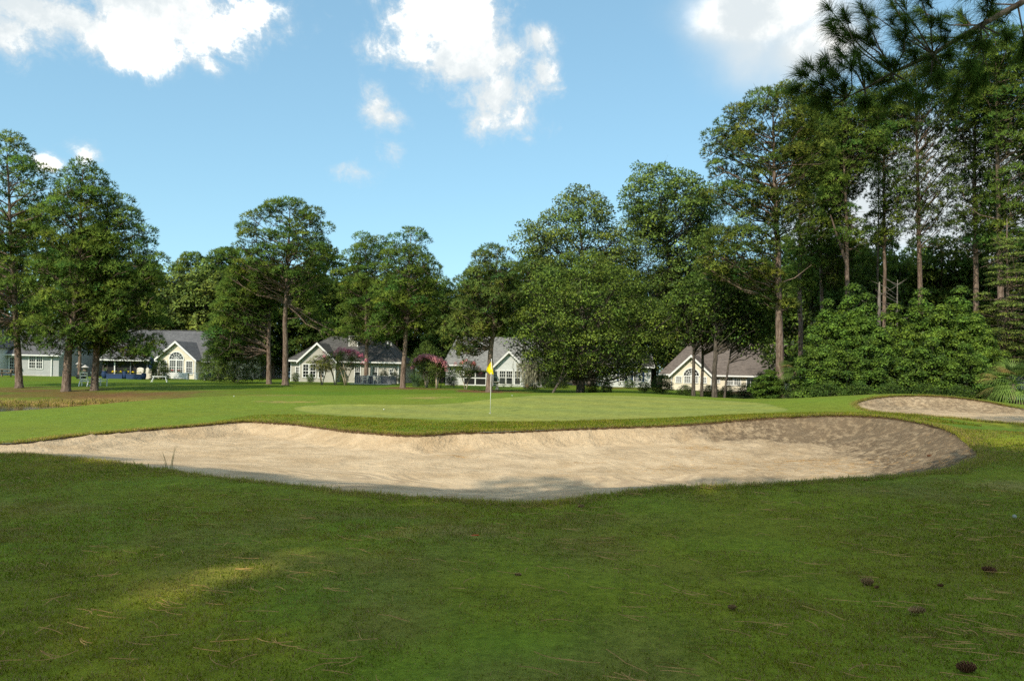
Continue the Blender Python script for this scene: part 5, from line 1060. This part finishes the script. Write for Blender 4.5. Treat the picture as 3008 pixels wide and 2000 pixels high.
x_, y_ = at_px(1088, 78); tag(MB().box(x_-2.0, x_+2.0, y_-.9, y_+1.3, gz(x_,y_)-.2, gz(x_,y_)+.05).build('patio', MAT['concrete']), None, None, kind='structure')
patio_chair(1071, 77.8, R(-65), 'cream plastic patio chair left of the small table, facing it'); patio_chair(1107, 77.8, R(70), 'cream plastic patio chair right of the small table, facing it')
t = thing('patio_table', 1089, 78.2, 'small dark round table between the two patio chairs', 'table', 0, None, .05); MB().lathe([(.0,.66),(.42,.66),(.42,.69),(0,.69)], 18).build('table_top', MAT['black'], t); MB().tube([(0,0,0),(0,0,.66)], .03, 8).build('pedestal', MAT['black'], t); MB().lathe([(.24,0),(.2,.03),(.03,.06)], 14).build('base', MAT['black'], t)
t = thing('screen_fence', 1103, 79.4, 'grey board screen behind the patio chairs', 'fence')
for k in range(22): MB().box(-2.1+k*.19, -2.1+k*.19+.175, 0, .03, .05, .80).build('board', MAT['grey'], t)
for k in (-2.1, -.05, 2.05): MB().box(k-.05, k+.05, .031, .12, 0, .86).build('post', MAT['grey'], t)
MB().box(-2.14, 2.14, -.03, .1, .802, .85).build('cap_rail', MAT['concrete'], t)
# planters with yellow flowers
YF = (.75,.62,.02)
def planter(px0, px1, D, label, sd, mat='blue', hpx=13, flowers=True, fcol=YF):
    rng = np.random.default_rng(sd); px = (px0+px1)/2; t = thing('planter_box', px, D, label, 'planter'); w = (px1-px0)/2284*D/2; hh = hpx/2284*D; MB().box(-w, w, -.25, .25, -.05, hh).box(-w-.03, w+.03, -.28, .28, hh, hh+.04).build('box', MAT[mat], t, bevel=.01)
    C = [(rng.uniform(-w*.92,w*.92), rng.uniform(-.15,.15), hh+.12, .16) for _ in range(int(w*9))]; link('plants', foliage_mesh('plants', leaves(rng, C, 1500, .06, (.05,.10,.02), 1.0), MAT['leaf'], True), None, t)
    if flowers:
        C = [(rng.uniform(-w*.92,w*.92), rng.uniform(-.22,.1), hh+.24+rng.uniform(-.03,.08), .10) for _ in range(int(w*8))]; link('flowers', foliage_mesh('flowers', leaves(rng, C, 3000, .05, fcol, .2, .8, 0, .9), MAT['flower'], True), None, t)
    return t
planter(315, 362, 79, 'long blue planter box of yellow flowers, left one', 601); planter(373, 419, 79, 'long blue planter box of yellow flowers, right one', 602)
def urn(px, D, label, mat, h=.62, r=.24, plant=None, sd=1, cat='pot', group=None):
    t = thing('garden_pot', px, D, label, cat, 0, group); MB().lathe([(r*.6,-.02),(r*.95,h*.35),(r,h*.7),(r*.85,h*.92),(r*1.0,h),(r*.8,h),(r*.75,h*.9)], 16).build('pot', MAT[mat], t, True)
    if plant:
        o = link('plant', blade_mesh(np.random.default_rng(sd), plant, .6, .03, .6, (.07,.13,.04), .6, 4, .08), None, t); o.location = (0,0,h*.88)
    return t
urn(307, 79, 'dark blue pot at the left end of the flower planters', 'blue', .75, .3, 30, 3); urn(367, 79, 'dark blue pot with spiky plant between the two flower planters', 'blue', .75, .26, 40, 4); urn(422, 79, 'dark blue pot at the right end of the flower planters', 'blue', .62, .24, 20, 5)
urn(1548, 78, 'small orange glazed pot beside the door step', 'orange', .36, .2, 14, 6)
# cream slip-covered chairs and closed umbrella
for px_, w_, lb in ((411,.34,'cream high-backed patio chair behind the right planter'),(436,.29,'cream high-backed patio chair next to the blue umbrella')):
    t = thing('covered_chair', px_, 80.2, lb, 'chair', R(8)); n = 8; MB().prism([(-w_,0),(w_,0),(w_,1.0)]+[(w_*math.cos(math.pi*k/n), 1.02+.16*math.sin(math.pi*k/n)) for k in range(1,n)]+[(-w_,1.0)], .0, .12).build('backrest', MAT['cream'], t, bevel=.03)
    MB().box(-w_, w_, .12, .62, 0, .46).build('seat', MAT['cream'], t, bevel=.04)
    for s_ in (-1, 1): MB().box(s_*w_-.05, s_*w_+.05, .121, .6, .46, .66).build('armrest', MAT['cream'], t, bevel=.02)
t = thing('patio_umbrella', 445, 79.5, 'closed navy patio umbrella beside the cream chairs', 'umbrella'); MB().tube([(0,0,0),(0,0,2.55)], .022, 8).build('pole', MAT['wood'], t)
m = MB(); n = 16; pr = [(.05,2.5),(.13,2.2),(.19,1.7),(.24,1.15),(.2,1.05)]
for r_, z_ in pr:
    for k in range(n): a = 2*math.pi*k/n; rr = r_*(1+.28*(k % 2)); m.v.append((rr*math.cos(a), rr*math.sin(a), z_))
for i in range(len(pr)-1):
    for k in range(n): m.f.append((i*n+k, i*n+(k+1) % n, (i+1)*n+(k+1) % n, (i+1)*n+k))
m.build('canopy', MAT['blue'], t, True); MB().lathe([(.26,0),(.24,.07),(.05,.1)], 14).build('base', MAT['black'], t)
# white slatted planter under the arched window
t = thing('planter_box', 515, 83.5, 'white slatted planter of red flowers under the fan-arched window', 'planter')
for k in range(6): MB().box(-1.35, 1.35, -.3, -.27, .06+k*.11, .06+k*.11+.095).build('slat', MAT['white'], t)
MB().box(-1.33, 1.33, -.265, .3, .04, .68).build('box', MAT['grey'], t); [MB().box(x_-.05, x_+.05, -.32, -.302, .02, .74).build('post', MAT['white'], t) for x_ in (-1.35, 0, 1.35)]
rng = np.random.default_rng(610); C = [(rng.uniform(-1.2,1.2), rng.uniform(-.2,.2), .78, .2) for _ in range(16)]; link('plants', foliage_mesh('plants', leaves(rng, C, 1300, .07, (.045,.085,.02), 1.0), MAT['leaf'], True), None, t); C = [(rng.uniform(-1.2,1.2), rng.uniform(-.25,.1), .92, .1) for _ in range(12)]; link('flowers', foliage_mesh('flowers', leaves(rng, C, 2200, .05, (.42,.05,.04), .2), MAT['flower'], True), None, t)
def bench_table(px, D, w, label, mat, name, cat):
    t = thing(name, px, D, label, cat); MB().box(-w, w, -.25, .25, .66, .72).build('table_top', MAT[mat], t); [MB().box(s*w*.85-.04, s*w*.85+.04, -.2, .2, 0, .66).build('leg', MAT[mat], t) for s in (-1,1)]; return t
bench_table(565, 83.2, .55, 'white side table right of the slatted planter', 'white', 'side_table', 'table'); bench_table(468, 82.8, .5, 'white side table left of the slatted planter', 'white', 'side_table', 'table')
# trestle on the lawn
t = thing('trestle', 470, 66, 'low white trestle standing on the lawn before the cream house', 'trestle', R(12)); MB().box(-.62, .55, -.05, .05, .46, .53).build('beam', MAT['white'], t)
for sx in (-.5, .42):
    for sy in (-1, 1): MB().tube([(sx-.16*(1 if sx<0 else -1),sy*.28,0),(sx,sy*.03,.47)], .028, 5).build('leg', MAT['white'], t)
# bird feeders
def feeder(px, D, h, label, roof):
    t = thing('bird_feeder', px, D, label, 'bird feeder', 0, 'bird feeders behind the pond pines'); MB().tube([(0,0,-.1),(0,0,h)], .03, 6).build('post', MAT['wood'], t); MB().box(-.2, .2, -.2, .2, h, h+.04).build('tray', MAT['wood'], t); MB().box(-.13, .13, -.13, .13, h+.04, h+.34).build('seed_box', MAT['wood'], t); MB().lathe([(.36,h+.34),(.3,h+.38),(.02,h+.58)], 4 if roof else 12).build('roof', MAT['concrete'], t)
feeder(231, 74, 1.05, 'larger roofed bird feeder on a post behind the lawn chairs', 1); feeder(249, 73, .75, 'smaller round-roofed bird feeder beside the larger one', 0)
urn(237, 71.5, 'dark tub of plants behind the left lawn chair', 'black', .4, .45, 60, 7)
# blue covered cart, small white urn
t = thing('garden_cart', 618, 80, 'blue covered garden cart in front of the dark bush', 'cart'); MB().prism([(-.55,.28),(.5,.28),(.62,.62),(.3,.85),(-.2,.72),(-.6,.6)], -.3, .3).build('cover', MAT['blue'], t, bevel=.05)
for s in (-1, 1):
    w_ = MB().tube([(.3,s*.33-.03,.2),(.3,s*.33+.03,.2)], .2, 14).build('wheel', MAT['black'], t)
MB().tube([(.55,-.2,.6),(1.0,-.2,.95),(1.0,.2,.95),(.55,.2,.6)], .025, 6).build('handle', MAT['grey'], t); MB().box(-.5, -.42, -.25, .25, 0, .3).build('stand', MAT['grey'], t)
t = thing('garden_statue', 604, 80, 'small white garden statue left of the blue cart', 'statue'); MB().lathe([(.16,0),(.16,.06),(.11,.1),(.13,.3),(.17,.42),(.1,.52),(.06,.58),(.1,.68),(.08,.78),(.01,.82)], 12).build('figure', MAT['white'], t, True)
# dark table at the left edge
t = thing('picnic_table', 18, 76, 'dark picnic table at the left edge before the grey house', 'table'); MB().box(-.95, .95, -.4, .4, .7, .76).build('table_top', MAT['wood'], t); [MB().box(-.95, .95, s*.75-.14, s*.75+.14, .42, .47).build('bench', MAT['wood'], t) for s in (-1,1)]; [MB().box(s*.7-.05, s*.7+.05, -.85, .85, .34, .42).box(s*.7-.05, s*.7+.05, -.45, -.35, 0, .7).box(s*.7-.05, s*.7+.05, .35, .45, 0, .7).build('trestle', MAT['wood'], t) for s in (-1,1)]
# bird bath
t = thing('bird_bath', 1461, 66, 'pale stone bird bath in front of the boxwood balls', 'bird bath'); MB().lathe([(.17,-.02),(.17,.06),(.09,.12),(.07,.35),(.1,.52)], 14).build('pedestal', MAT['stone'], t, True); MB().lathe([(.1,.52),(.28,.6),(.31,.65),(.28,.65),(.08,.58)], 18).build('basin', MAT['stone'], t, True)
# black garden bench
t = thing('garden_bench', 1314, 66, 'black metal garden bench by the rounded evergreen', 'bench', R(8)); 
for s in (-1, 1):
    for yy in (-.2, .2): MB().tube([(s*.58,yy,0),(s*.52,yy,.4)], .02, 6).build('leg', MAT['black'], t)
    MB().tube([(s*.55,-.2,.4),(s*.57,-.18,.6),(s*.56,.15,.62)], .018, 6).build('armrest', MAT['black'], t)
for k in range(5): MB().box(-.55, .55, -.22+k*.09, -.15+k*.09, .39, .415).build('seat_slat', MAT['black'], t)
MB().tube([(-.55,.22,.4),(-.5,.26,.7),(-.25,.29,.84),(0,.3,.88),(.25,.29,.84),(.5,.26,.7),(.55,.22,.4)], .02, 6).build('back_rail', MAT['black'], t); [MB().tube([(x_,.22,.41),(x_,.285,.8-.3*x_*x_)], .01, 5).build('back_bar', MAT['black'], t) for x_ in (-.33,-.16,0,.16,.33)]
# white bird-house post
t = thing('bird_house', 1283, 67, 'white post with a small bird house behind the salmon crape myrtle', 'bird house'); MB().box(-.06, .06, -.06, .06, -.1, 1.05).build('post', MAT['white'], t); MB().box(-.14, .14, -.13, .13, 1.05, 1.34).build('box', MAT['white'], t); MB().prism([(-.2,1.34),(.2,1.34),(0,1.5)], -.18, .18).build('roof', MAT['grey'], t)
# ------------------------------------------------------------------ flag, cup, balls
fx = P(1440, 1216, 28.5); fz = gz(fx.x, fx.y); FL = empty('flagstick', (fx.x, fx.y, fz), 0, 'white flagstick with a limp yellow flag on the putting green', 'flag')
MB().tube([(0,0,-.08),(0,0,1.0),(.004,0,1.97)], [.0105,.0105,.0085], 10).build('pole', MAT['pole'], FL, True); MB().lathe([(.001,1.97),(.013,1.975),(.013,1.99),(.001,2.0)], 8).build('finial', MAT['pole'], FL)
n, m_ = 15, 11; vs = []
for i in range(n):
    t_ = i/(n-1); drop = t_*.53
    for j in range(m_):
        s_ = j/(m_-1); wid = .20*math.sin(math.pi*min(t_*.62+.04,1))**.8 if t_ < .74 else .20*math.sin(math.pi*.5)*(1-(t_-.74)/.26*.55)*.97
        xx = .012+.03*t_-wid*s_+.0*t_; fold = .035*math.sin(s_*9+t_*3.0)*s_**.5+.02*math.sin(t_*11+s_*4)*s_
        vs.append((xx+.06*t_*(1-s_)*t_, fold, 1.95-drop-.10*s_*(1-t_)*.9))
fm = np_mesh('flag', np.array(vs), np.array([(i*m_+j, i*m_+j+1, (i+1)*m_+j+1, (i+1)*m_+j) for i in range(n-1) for j in range(m_-1)]), True)
fo = link('flag', fm, MAT['yellow'], FL); fo.modifiers.new('thick', 'SOLIDIFY').thickness = .003
tag(MB().lathe([(.054,-.05),(.054,.004),(.052,.004),(.052,-.05)], 20, (fx.x, fx.y, fz)).build('cup', MAT['white']), 'white rim of the hole at the foot of the flagstick', 'hole cup')
for px_, py_, D_, lb in ((1129,1203,30.5,'golf ball lying on the left part of the green'),(1505,1166,40.0,'golf ball near the back edge of the green'),(688,1169,37.8,'small white marker on the fairway crest left of the green'),(2980,1531,6.0,'pale golf ball in the rough at the right edge')):  # the one on the crest stands for a small white marker
    x_, y_ = at_px(px_, D_); y2 = D_
    if px_ > 2900: q = P(px_, py_, 8.6); x_, y2 = q.x, q.y
    b = MB(); b.lathe([(.0213*math.sin(math.pi*k/10), .0213-.0213*math.cos(math.pi*k/10)) for k in range(11)], 14); o = b.build('golf_ball', MAT['stone' if px_ > 2900 else 'pole'], None, True); o.location = (x_, y2, gz(x_, y2)+(.012 if px_ > 2900 else .0)); o.scale = (1.0,)*3; tag(o, lb, 'golf ball', 'golf balls')
# ------------------------------------------------------------------ pine cones
def cone_mesh(seed, mat, L=.115, r=.027):
    rng = np.random.default_rng(seed); m = MB(); m.lathe([(r*.3,-L*.5),(r*.62,-L*.3),(r*.6,0),(r*.4,L*.3),(r*.1,L*.5)], 8); k_ = 0
    for i in range(60):
        t_ = i/59; z_ = -L*.46+L*.94*t_; a = i*2.3999; rr = r*(math.sin(math.pi*(t_*.8+.17))**.7); d = Vector((math.cos(a), math.sin(a), .35+.5*t_)).normalized(); s_ = Vector((-math.sin(a), math.cos(a), 0)); c_ = Vector((math.cos(a)*rr*.5, math.sin(a)*rr*.5, z_)); e = c_+d*rr*.75; u = d.cross(s_)*.003
        m.poly([c_-s_*.004, c_+s_*.004, e+s_*.0085, e-s_*.0085, e+u-s_*.0085, e+u+s_*.0085, c_+u], [(0,1,2,3),(3,2,5,4),(6,4,5),(0,3,4,6),(1,6,5,2)])
    me = bpy.data.meshes.new('pine_cone'); me.from_pydata(m.v, [], m.f); me.materials.append(mat); return me
CN = [cone_mesh(1, MAT['cone']), cone_mesh(2, MAT['cone_grey'])]
def ray_ground(px, py):
    a, b = lev(px, py); d = np.arange(3.0, 26, .02); q = np.stack([a*d, d], 1); s_, _, zb_, _ = bunker_surface(q, S1, nf1, zf1, 1.0, 4.6, 1)
    zz = np.where(s_ < 0, zb_, ground_z(q)); k = np.where(EYE-b*d <= zz)[0]; k = k[0] if len(k) else len(d)-1; return float(q[k,0]), float(q[k,1])
for px_, py_, k_, lb, s_ in [(1707,1490,1,'pale pine cone on the grass just below the bunker',.8),(2548,1720,1,'grey weathered pine cone lying left in the right foreground',1.0),(2906,1684,0,'dark round pine cone near the right edge of the grass',1.0),(2692,1806,1,'grey pine cone half sunk in the grass, right foreground',1.0),
        (2838,1976,0,'reddish pine cone at the bottom right of the grass',1.05),(2150,1793,1,'small pale cone in the middle right grass',.6),(2730,1341,0,'reddish-brown pine cone lying on the bunker sand',.95),(2542,1413,1,'small dark cone on the near bunker rim',.8),(2762,1728,0,'cone scale fragment beside the grey weathered cone',.45),(2575,1733,0,'tiny reddish cone piece near the grey weathered cone',.4),(1522,1694,1,'small tan cone fragment in the centre foreground',.5)]:
    x_, y_ = ray_ground(px_, py_); o = tag(link('pine_cone', CN[k_], None), lb, 'pine cone', 'fallen pine cones'); rr = rb.choice((1,-1))*rb.uniform(1.15,1.95); o.rotation_euler = (R(85), rb.uniform(-.2,.2), rr); o.scale = (s_*.95,)*3; o.location = (x_, y_, surf_z(x_, y_)+.020*s_+(.012 if y_ < 9.5 else 0))
# fallen leaf
x_, y_ = ray_ground(1393, 1587); lf = plain('orange_leaf', (.5,.10,.015), .7, .2); m = MB(); m.poly([(-.035,0,.02),(-.01,.02,.026),(.03,.012,.03),(.045,0,.022),(.03,-.014,.028),(-.01,-.02,.022)], [(0,1,2,3,4,5)]); o = tag(m.build('fallen_leaf', lf), 'orange fallen leaf on the grass below the bunker', 'leaf'); o.location = (x_, y_, gz(x_, y_)+.02); o.scale = (1.2,)*3
# ------------------------------------------------------------------ pine straw litter
rng = np.random.default_rng(700); vs, fs = [], []
def straw(x_, y_, L, lift, ang=None):
    a = rng.uniform(0,6.28) if ang is None else ang+rng.normal(0,.35); d = np.array([math.cos(a), math.sin(a)]); nrm_ = np.array([-d[1], d[0]]); bow = rng.normal(0,.10)*L; b0 = len(vs); z_ = lift
    for i in range(5):
        t_ = i/4-.5; q = np.array([x_,y_])+d*L*t_+nrm_*bow*(1-4*t_*t_); w_ = .0018*(1-.5*abs(t_)); vs.append((q[0]-nrm_[0]*w_, q[1]-nrm_[1]*w_, z_)); vs.append((q[0]+nrm_[0]*w_, q[1]+nrm_[1]*w_, z_+.003))
    for i in range(4): fs.append((b0+2*i,b0+2*i+1,b0+2*i+3,b0+2*i+2))
pts = []
while len(pts) < 520:
    y_ = 3.3+8*rng.random()**1.6; x_ = (rng.random()*1.5-.75)*y_
    if vnoise(x_, y_, 1.5, 51)+.35*(x_ > 0) > rng.random()*1.15: pts.append((x_, y_))
for x_, y_ in pts:
    for _ in range(1 if rng.random() < .8 else 3): straw(x_+rng.normal(0,.03), y_+rng.normal(0,.03), rng.uniform(.12,.24), 0.0, -.55 if rng.random() < .5 else None)
sand_pts = []
for cx, cy, n_, sp_ in [(-1.2,19.0,40,.18),(4.7,20.6,60,.25),(5.3,20.3,50,.22),(7.0,18.6,90,.35),(1.8,18.2,30,.2),(3.6,17.6,50,.5),(6.6,16.5,60,.6),(7.6,15.2,120,.6),(7.9,14.2,120,.5),(6.9,13.6,90,.6),(5.0,19.2,60,1.0),(7.8,17.5,120,.7),(2.5,17.0,40,1.2),(6.0,18.2,120,1.1)]:
    for _ in range(n_): x_, y_ = cx+rng.normal(0,sp_*1.3), cy+rng.normal(0,sp_*.5); sand_pts.append((x_, y_)); straw(x_, y_, rng.uniform(.1,.2), 0.0)
V_ = np.array(vs); S_, _, zb_, _ = bunker_surface(V_[:,:2], S1, nf1, zf1, 1.0, 4.6, 1); zg_ = np.where(S_ < 0, zb_+.008, ground_z(V_[:,:2])+.030); V_[:,2] += zg_
o = link('pine_straw', np_mesh('pine_straw', V_, np.array(fs)), MAT['straw']); tag(o, 'loose brown pine needles scattered over grass and sand', 'pine straw', kind='stuff')
# ------------------------------------------------------------------ grass
def tuft_proto(name, n, h, spread, w, seed, dryf):
    rng = np.random.default_rng(seed); vs, fs, ns, cs = [], [], [], []
    for k in range(n):
        a = rng.uniform(0,6.28); r_ = spread*rng.random()**.5; p = np.array([math.cos(a)*r_, math.sin(a)*r_, -.006]); b = unit(np.array([rng.normal(0,.55), rng.normal(0,.55), 1.0])); l = h*rng.uniform(.5,1.15); s_ = unit(np.cross(b, rng.normal(size=3)))*w*.5; b0 = len(vs)
        vs += [p-s_, p+s_, p+b*l*.6+s_*.7, p+b*l*.6-s_*.7, p+b*l+np.array([b[0],b[1],-.3])*l*.25]; fs += [(b0,b0+1,b0+2),(b0,b0+2,b0+3),(b0+3,b0+2,b0+4)]; g = rng.uniform(.75,1.3); c_ = np.array((.30,.22,.085)) if rng.random() < dryf else np.array((1.0,1.0,1.0)); isd = c_[0] < 1
        cs += [np.append(c_*g, 0.0 if isd else 1.0)]*5; nn = unit(b*.3+np.array([0,0,.9])+rng.normal(size=3)*.25); ns += [nn]*5
    me = np_mesh(name, np.array(vs), np.array(fs), False, {'nrm': ('FLOAT_VECTOR', np.array(ns)), 'bl': ('FLOAT_COLOR', np.array(cs))}); return me
def blade_mat():
    m, nt = new_mat('grass_blades'); t = NT(nt); p = t.pos()
    n1 = t.noise(p, .75, 3); n2 = t.noise(p, 2.6, 3); n3 = t.noise(p, .33, 2)
    c = t.mix(t.ramp(n1, .35, .68), (.148,.195,.012), (.24,.235,.02)); c = t.mix(t.ramp(n2, .45, .7, 0, .6), c, (.25,.19,.045)); c = t.mix(t.ramp(n3, .5, .7, 0, .4), c, (.165,.175,.02))
    at = t.n('ShaderNodeAttribute'); at.attribute_name = 'bl'
    c = t.mix(at.outputs['Alpha'], at.outputs['Color'], t.mix(1.0, c, at.outputs['Color'], 'MULTIPLY'))
    nv = t.n('ShaderNodeVectorTransform', vector_type='NORMAL', convert_from='OBJECT', convert_to='WORLD'); t.l(t.attr('nrm','Vector'), nv.inputs[0]); nn = t.n('ShaderNodeVectorMath', operation='NORMALIZE'); t.l(nv.outputs[0], nn.inputs[0])
    c2 = t.mix(1.0, c, (2.0, 2.0, 2.0, 1), 'MULTIPLY'); ng = t.n('ShaderNodeVectorMath', operation='SCALE'); t.l(nn.outputs[0], ng.inputs[0]); ng.inputs['Scale'].default_value = -1.0
    d = t.n('ShaderNodeBsdfDiffuse'); t.l(c2, d.inputs[0]); t.l(nn.outputs[0], d.inputs['Normal']); tr = t.n('ShaderNodeBsdfTranslucent'); t.l(c2, tr.inputs[0]); t.l(ng.outputs[0], tr.inputs['Normal'])
    mm = t.n('ShaderNodeMixShader'); mm.inputs[0].default_value = .5; t.l(d.outputs[0], mm.inputs[1]); t.l(tr.outputs[0], mm.inputs[2]); t.out(mm.outputs[0]); return m
MAT['blade'] = blade_mat()
def scatter(name, P3, scale, proto, label, cat):
    me = bpy.data.meshes.new(name); me.vertices.add(len(P3)); me.vertices.foreach_set('co', np.ascontiguousarray(P3, dtype=np.float32).ravel()); a = me.attributes.new('sc', 'FLOAT', 'POINT'); a.data.foreach_set('value', np.ascontiguousarray(scale, dtype=np.float32))
    o = bpy.data.objects.new(name, me); COL.objects.link(o); me.materials.append(MAT['blade'])
    po = bpy.data.objects.new(name+'_blades', proto); proto.materials.append(MAT['blade'])
    ng = bpy.data.node_groups.new(name, 'GeometryNodeTree'); ng.interface.new_socket('Geometry', in_out='INPUT', socket_type='NodeSocketGeometry'); ng.interface.new_socket('Geometry', in_out='OUTPUT', socket_type='NodeSocketGeometry')
    gi, go = ng.nodes.new('NodeGroupInput'), ng.nodes.new('NodeGroupOutput'); ip = ng.nodes.new('GeometryNodeInstanceOnPoints'); oi = ng.nodes.new('GeometryNodeObjectInfo'); oi.inputs['Object'].default_value = po
    rv = ng.nodes.new('FunctionNodeRandomValue'); rv.data_type = 'FLOAT_VECTOR'; rv.inputs[0].default_value = (-.15,-.15,0); rv.inputs[1].default_value = (.15,.15,6.283); na = ng.nodes.new('GeometryNodeInputNamedAttribute'); na.inputs[0].default_value = 'sc'
    L_ = ng.links.new; L_(gi.outputs[0], ip.inputs['Points']); L_(oi.outputs['Geometry'], ip.inputs['Instance']); L_(rv.outputs[0], ip.inputs['Rotation']); L_(na.outputs[0], ip.inputs['Scale']); L_(ip.outputs[0], go.inputs[0])
    o.modifiers.new('scatter', 'NODES').node_group = ng; return tag(o, label, cat, kind='stuff')
rng = np.random.default_rng(800)
def field(n, y0, y1, pw):
    y_ = y0+(y1-y0)*rng.random(n)**pw; x_ = (rng.random(n)*2-1)*(y_*.92+2.5); q = np.stack([x_, y_],1); s_ = np.minimum(sdf(q, S1)[0], sdf(q, S2)[0]); return q[s_ > .02]
q = field(118000, 1.2, 18, 1.05); q = q[(q[:,1] < 18)]
m_ = (sdf(q, S1)[0] > 0) & ((q[:,1] < 14.5) | (np.abs(q[:,0]) > 6)); q = q[m_]
P3 = np.concatenate([q, ground_z(q)[:,None]+.0], 1); scatter('lawn_grass', P3, rng.uniform(.7,1.2,len(P3))*(.75+.05*P3[:,1]), tuft_proto('lawn_tuft', 16, .026, .075, .0045, 1, .14), 'short mown grass blades covering the shaded foreground', 'grass')
# rim grass: hanging fringe along the bunker edges
e = []
for S_, n_, w_ in ((S1, 9500, .4), (S2, 2600, .3)):
    k_ = rng.integers(0, len(S_), n_); t_ = rng.random((n_,1)); p = S_[k_,:2]*(1-t_)+S_[(k_+1) % len(S_),:2]*t_; e.append(p+rng.normal(0, w_*.35, p.shape))
e = np.concatenate(e); s_ = np.minimum(sdf(e, S1)[0], sdf(e, S2)[0]); e = e[(s_ > -.035) & (s_ < .5)]
P3 = np.concatenate([e, ground_z(e)[:,None]-.005], 1); scatter('rim_grass', P3, rng.uniform(.6,1.25,len(P3)), tuft_proto('rim_tuft', 14, .085, .08, .006, 2, .4), 'longer half-dry grass fringing the bunker edges', 'grass')
# collar of longer grass between green and bunker
y_ = rng.uniform(19.5, 29, 26000); x_ = rng.uniform(-9, 12, 26000); q = np.stack([x_,y_],1); a1 = sdf(q, S1)[0]; ag = sdf(q, SG)[0]; q = q[(a1 > .05) & (a1 < 3.6) & (ag > .15) & (q[:,1] > 19.8)]
P3 = np.concatenate([q, ground_z(q)[:,None]-.005], 1); scatter('collar_grass', P3, rng.uniform(.7,1.3,len(P3)), tuft_proto('collar_tuft', 14, .06, .10, .008, 3, .08), 'lush longer grass collar between green and bunker', 'grass')
# dry reeds on the pond bank
vs = rng.random((1500,2)); k_ = rng.integers(0, len(SP), 1500); p = SP[k_]+rng.normal(0,.7,(1500,2)); sp_ = sdf(p, SP)[0]; p = p[(sp_ > -.25) & (p[:,1] > 41)]
P3 = np.concatenate([p, ground_z(p)[:,None]-.02], 1); scatter('reeds', P3, rng.uniform(1.6,3.6,len(P3)), tuft_proto('reed_tuft', 16, .10, .07, .008, 4, .85), 'dry straw-coloured reeds along the pond bank', 'reeds')
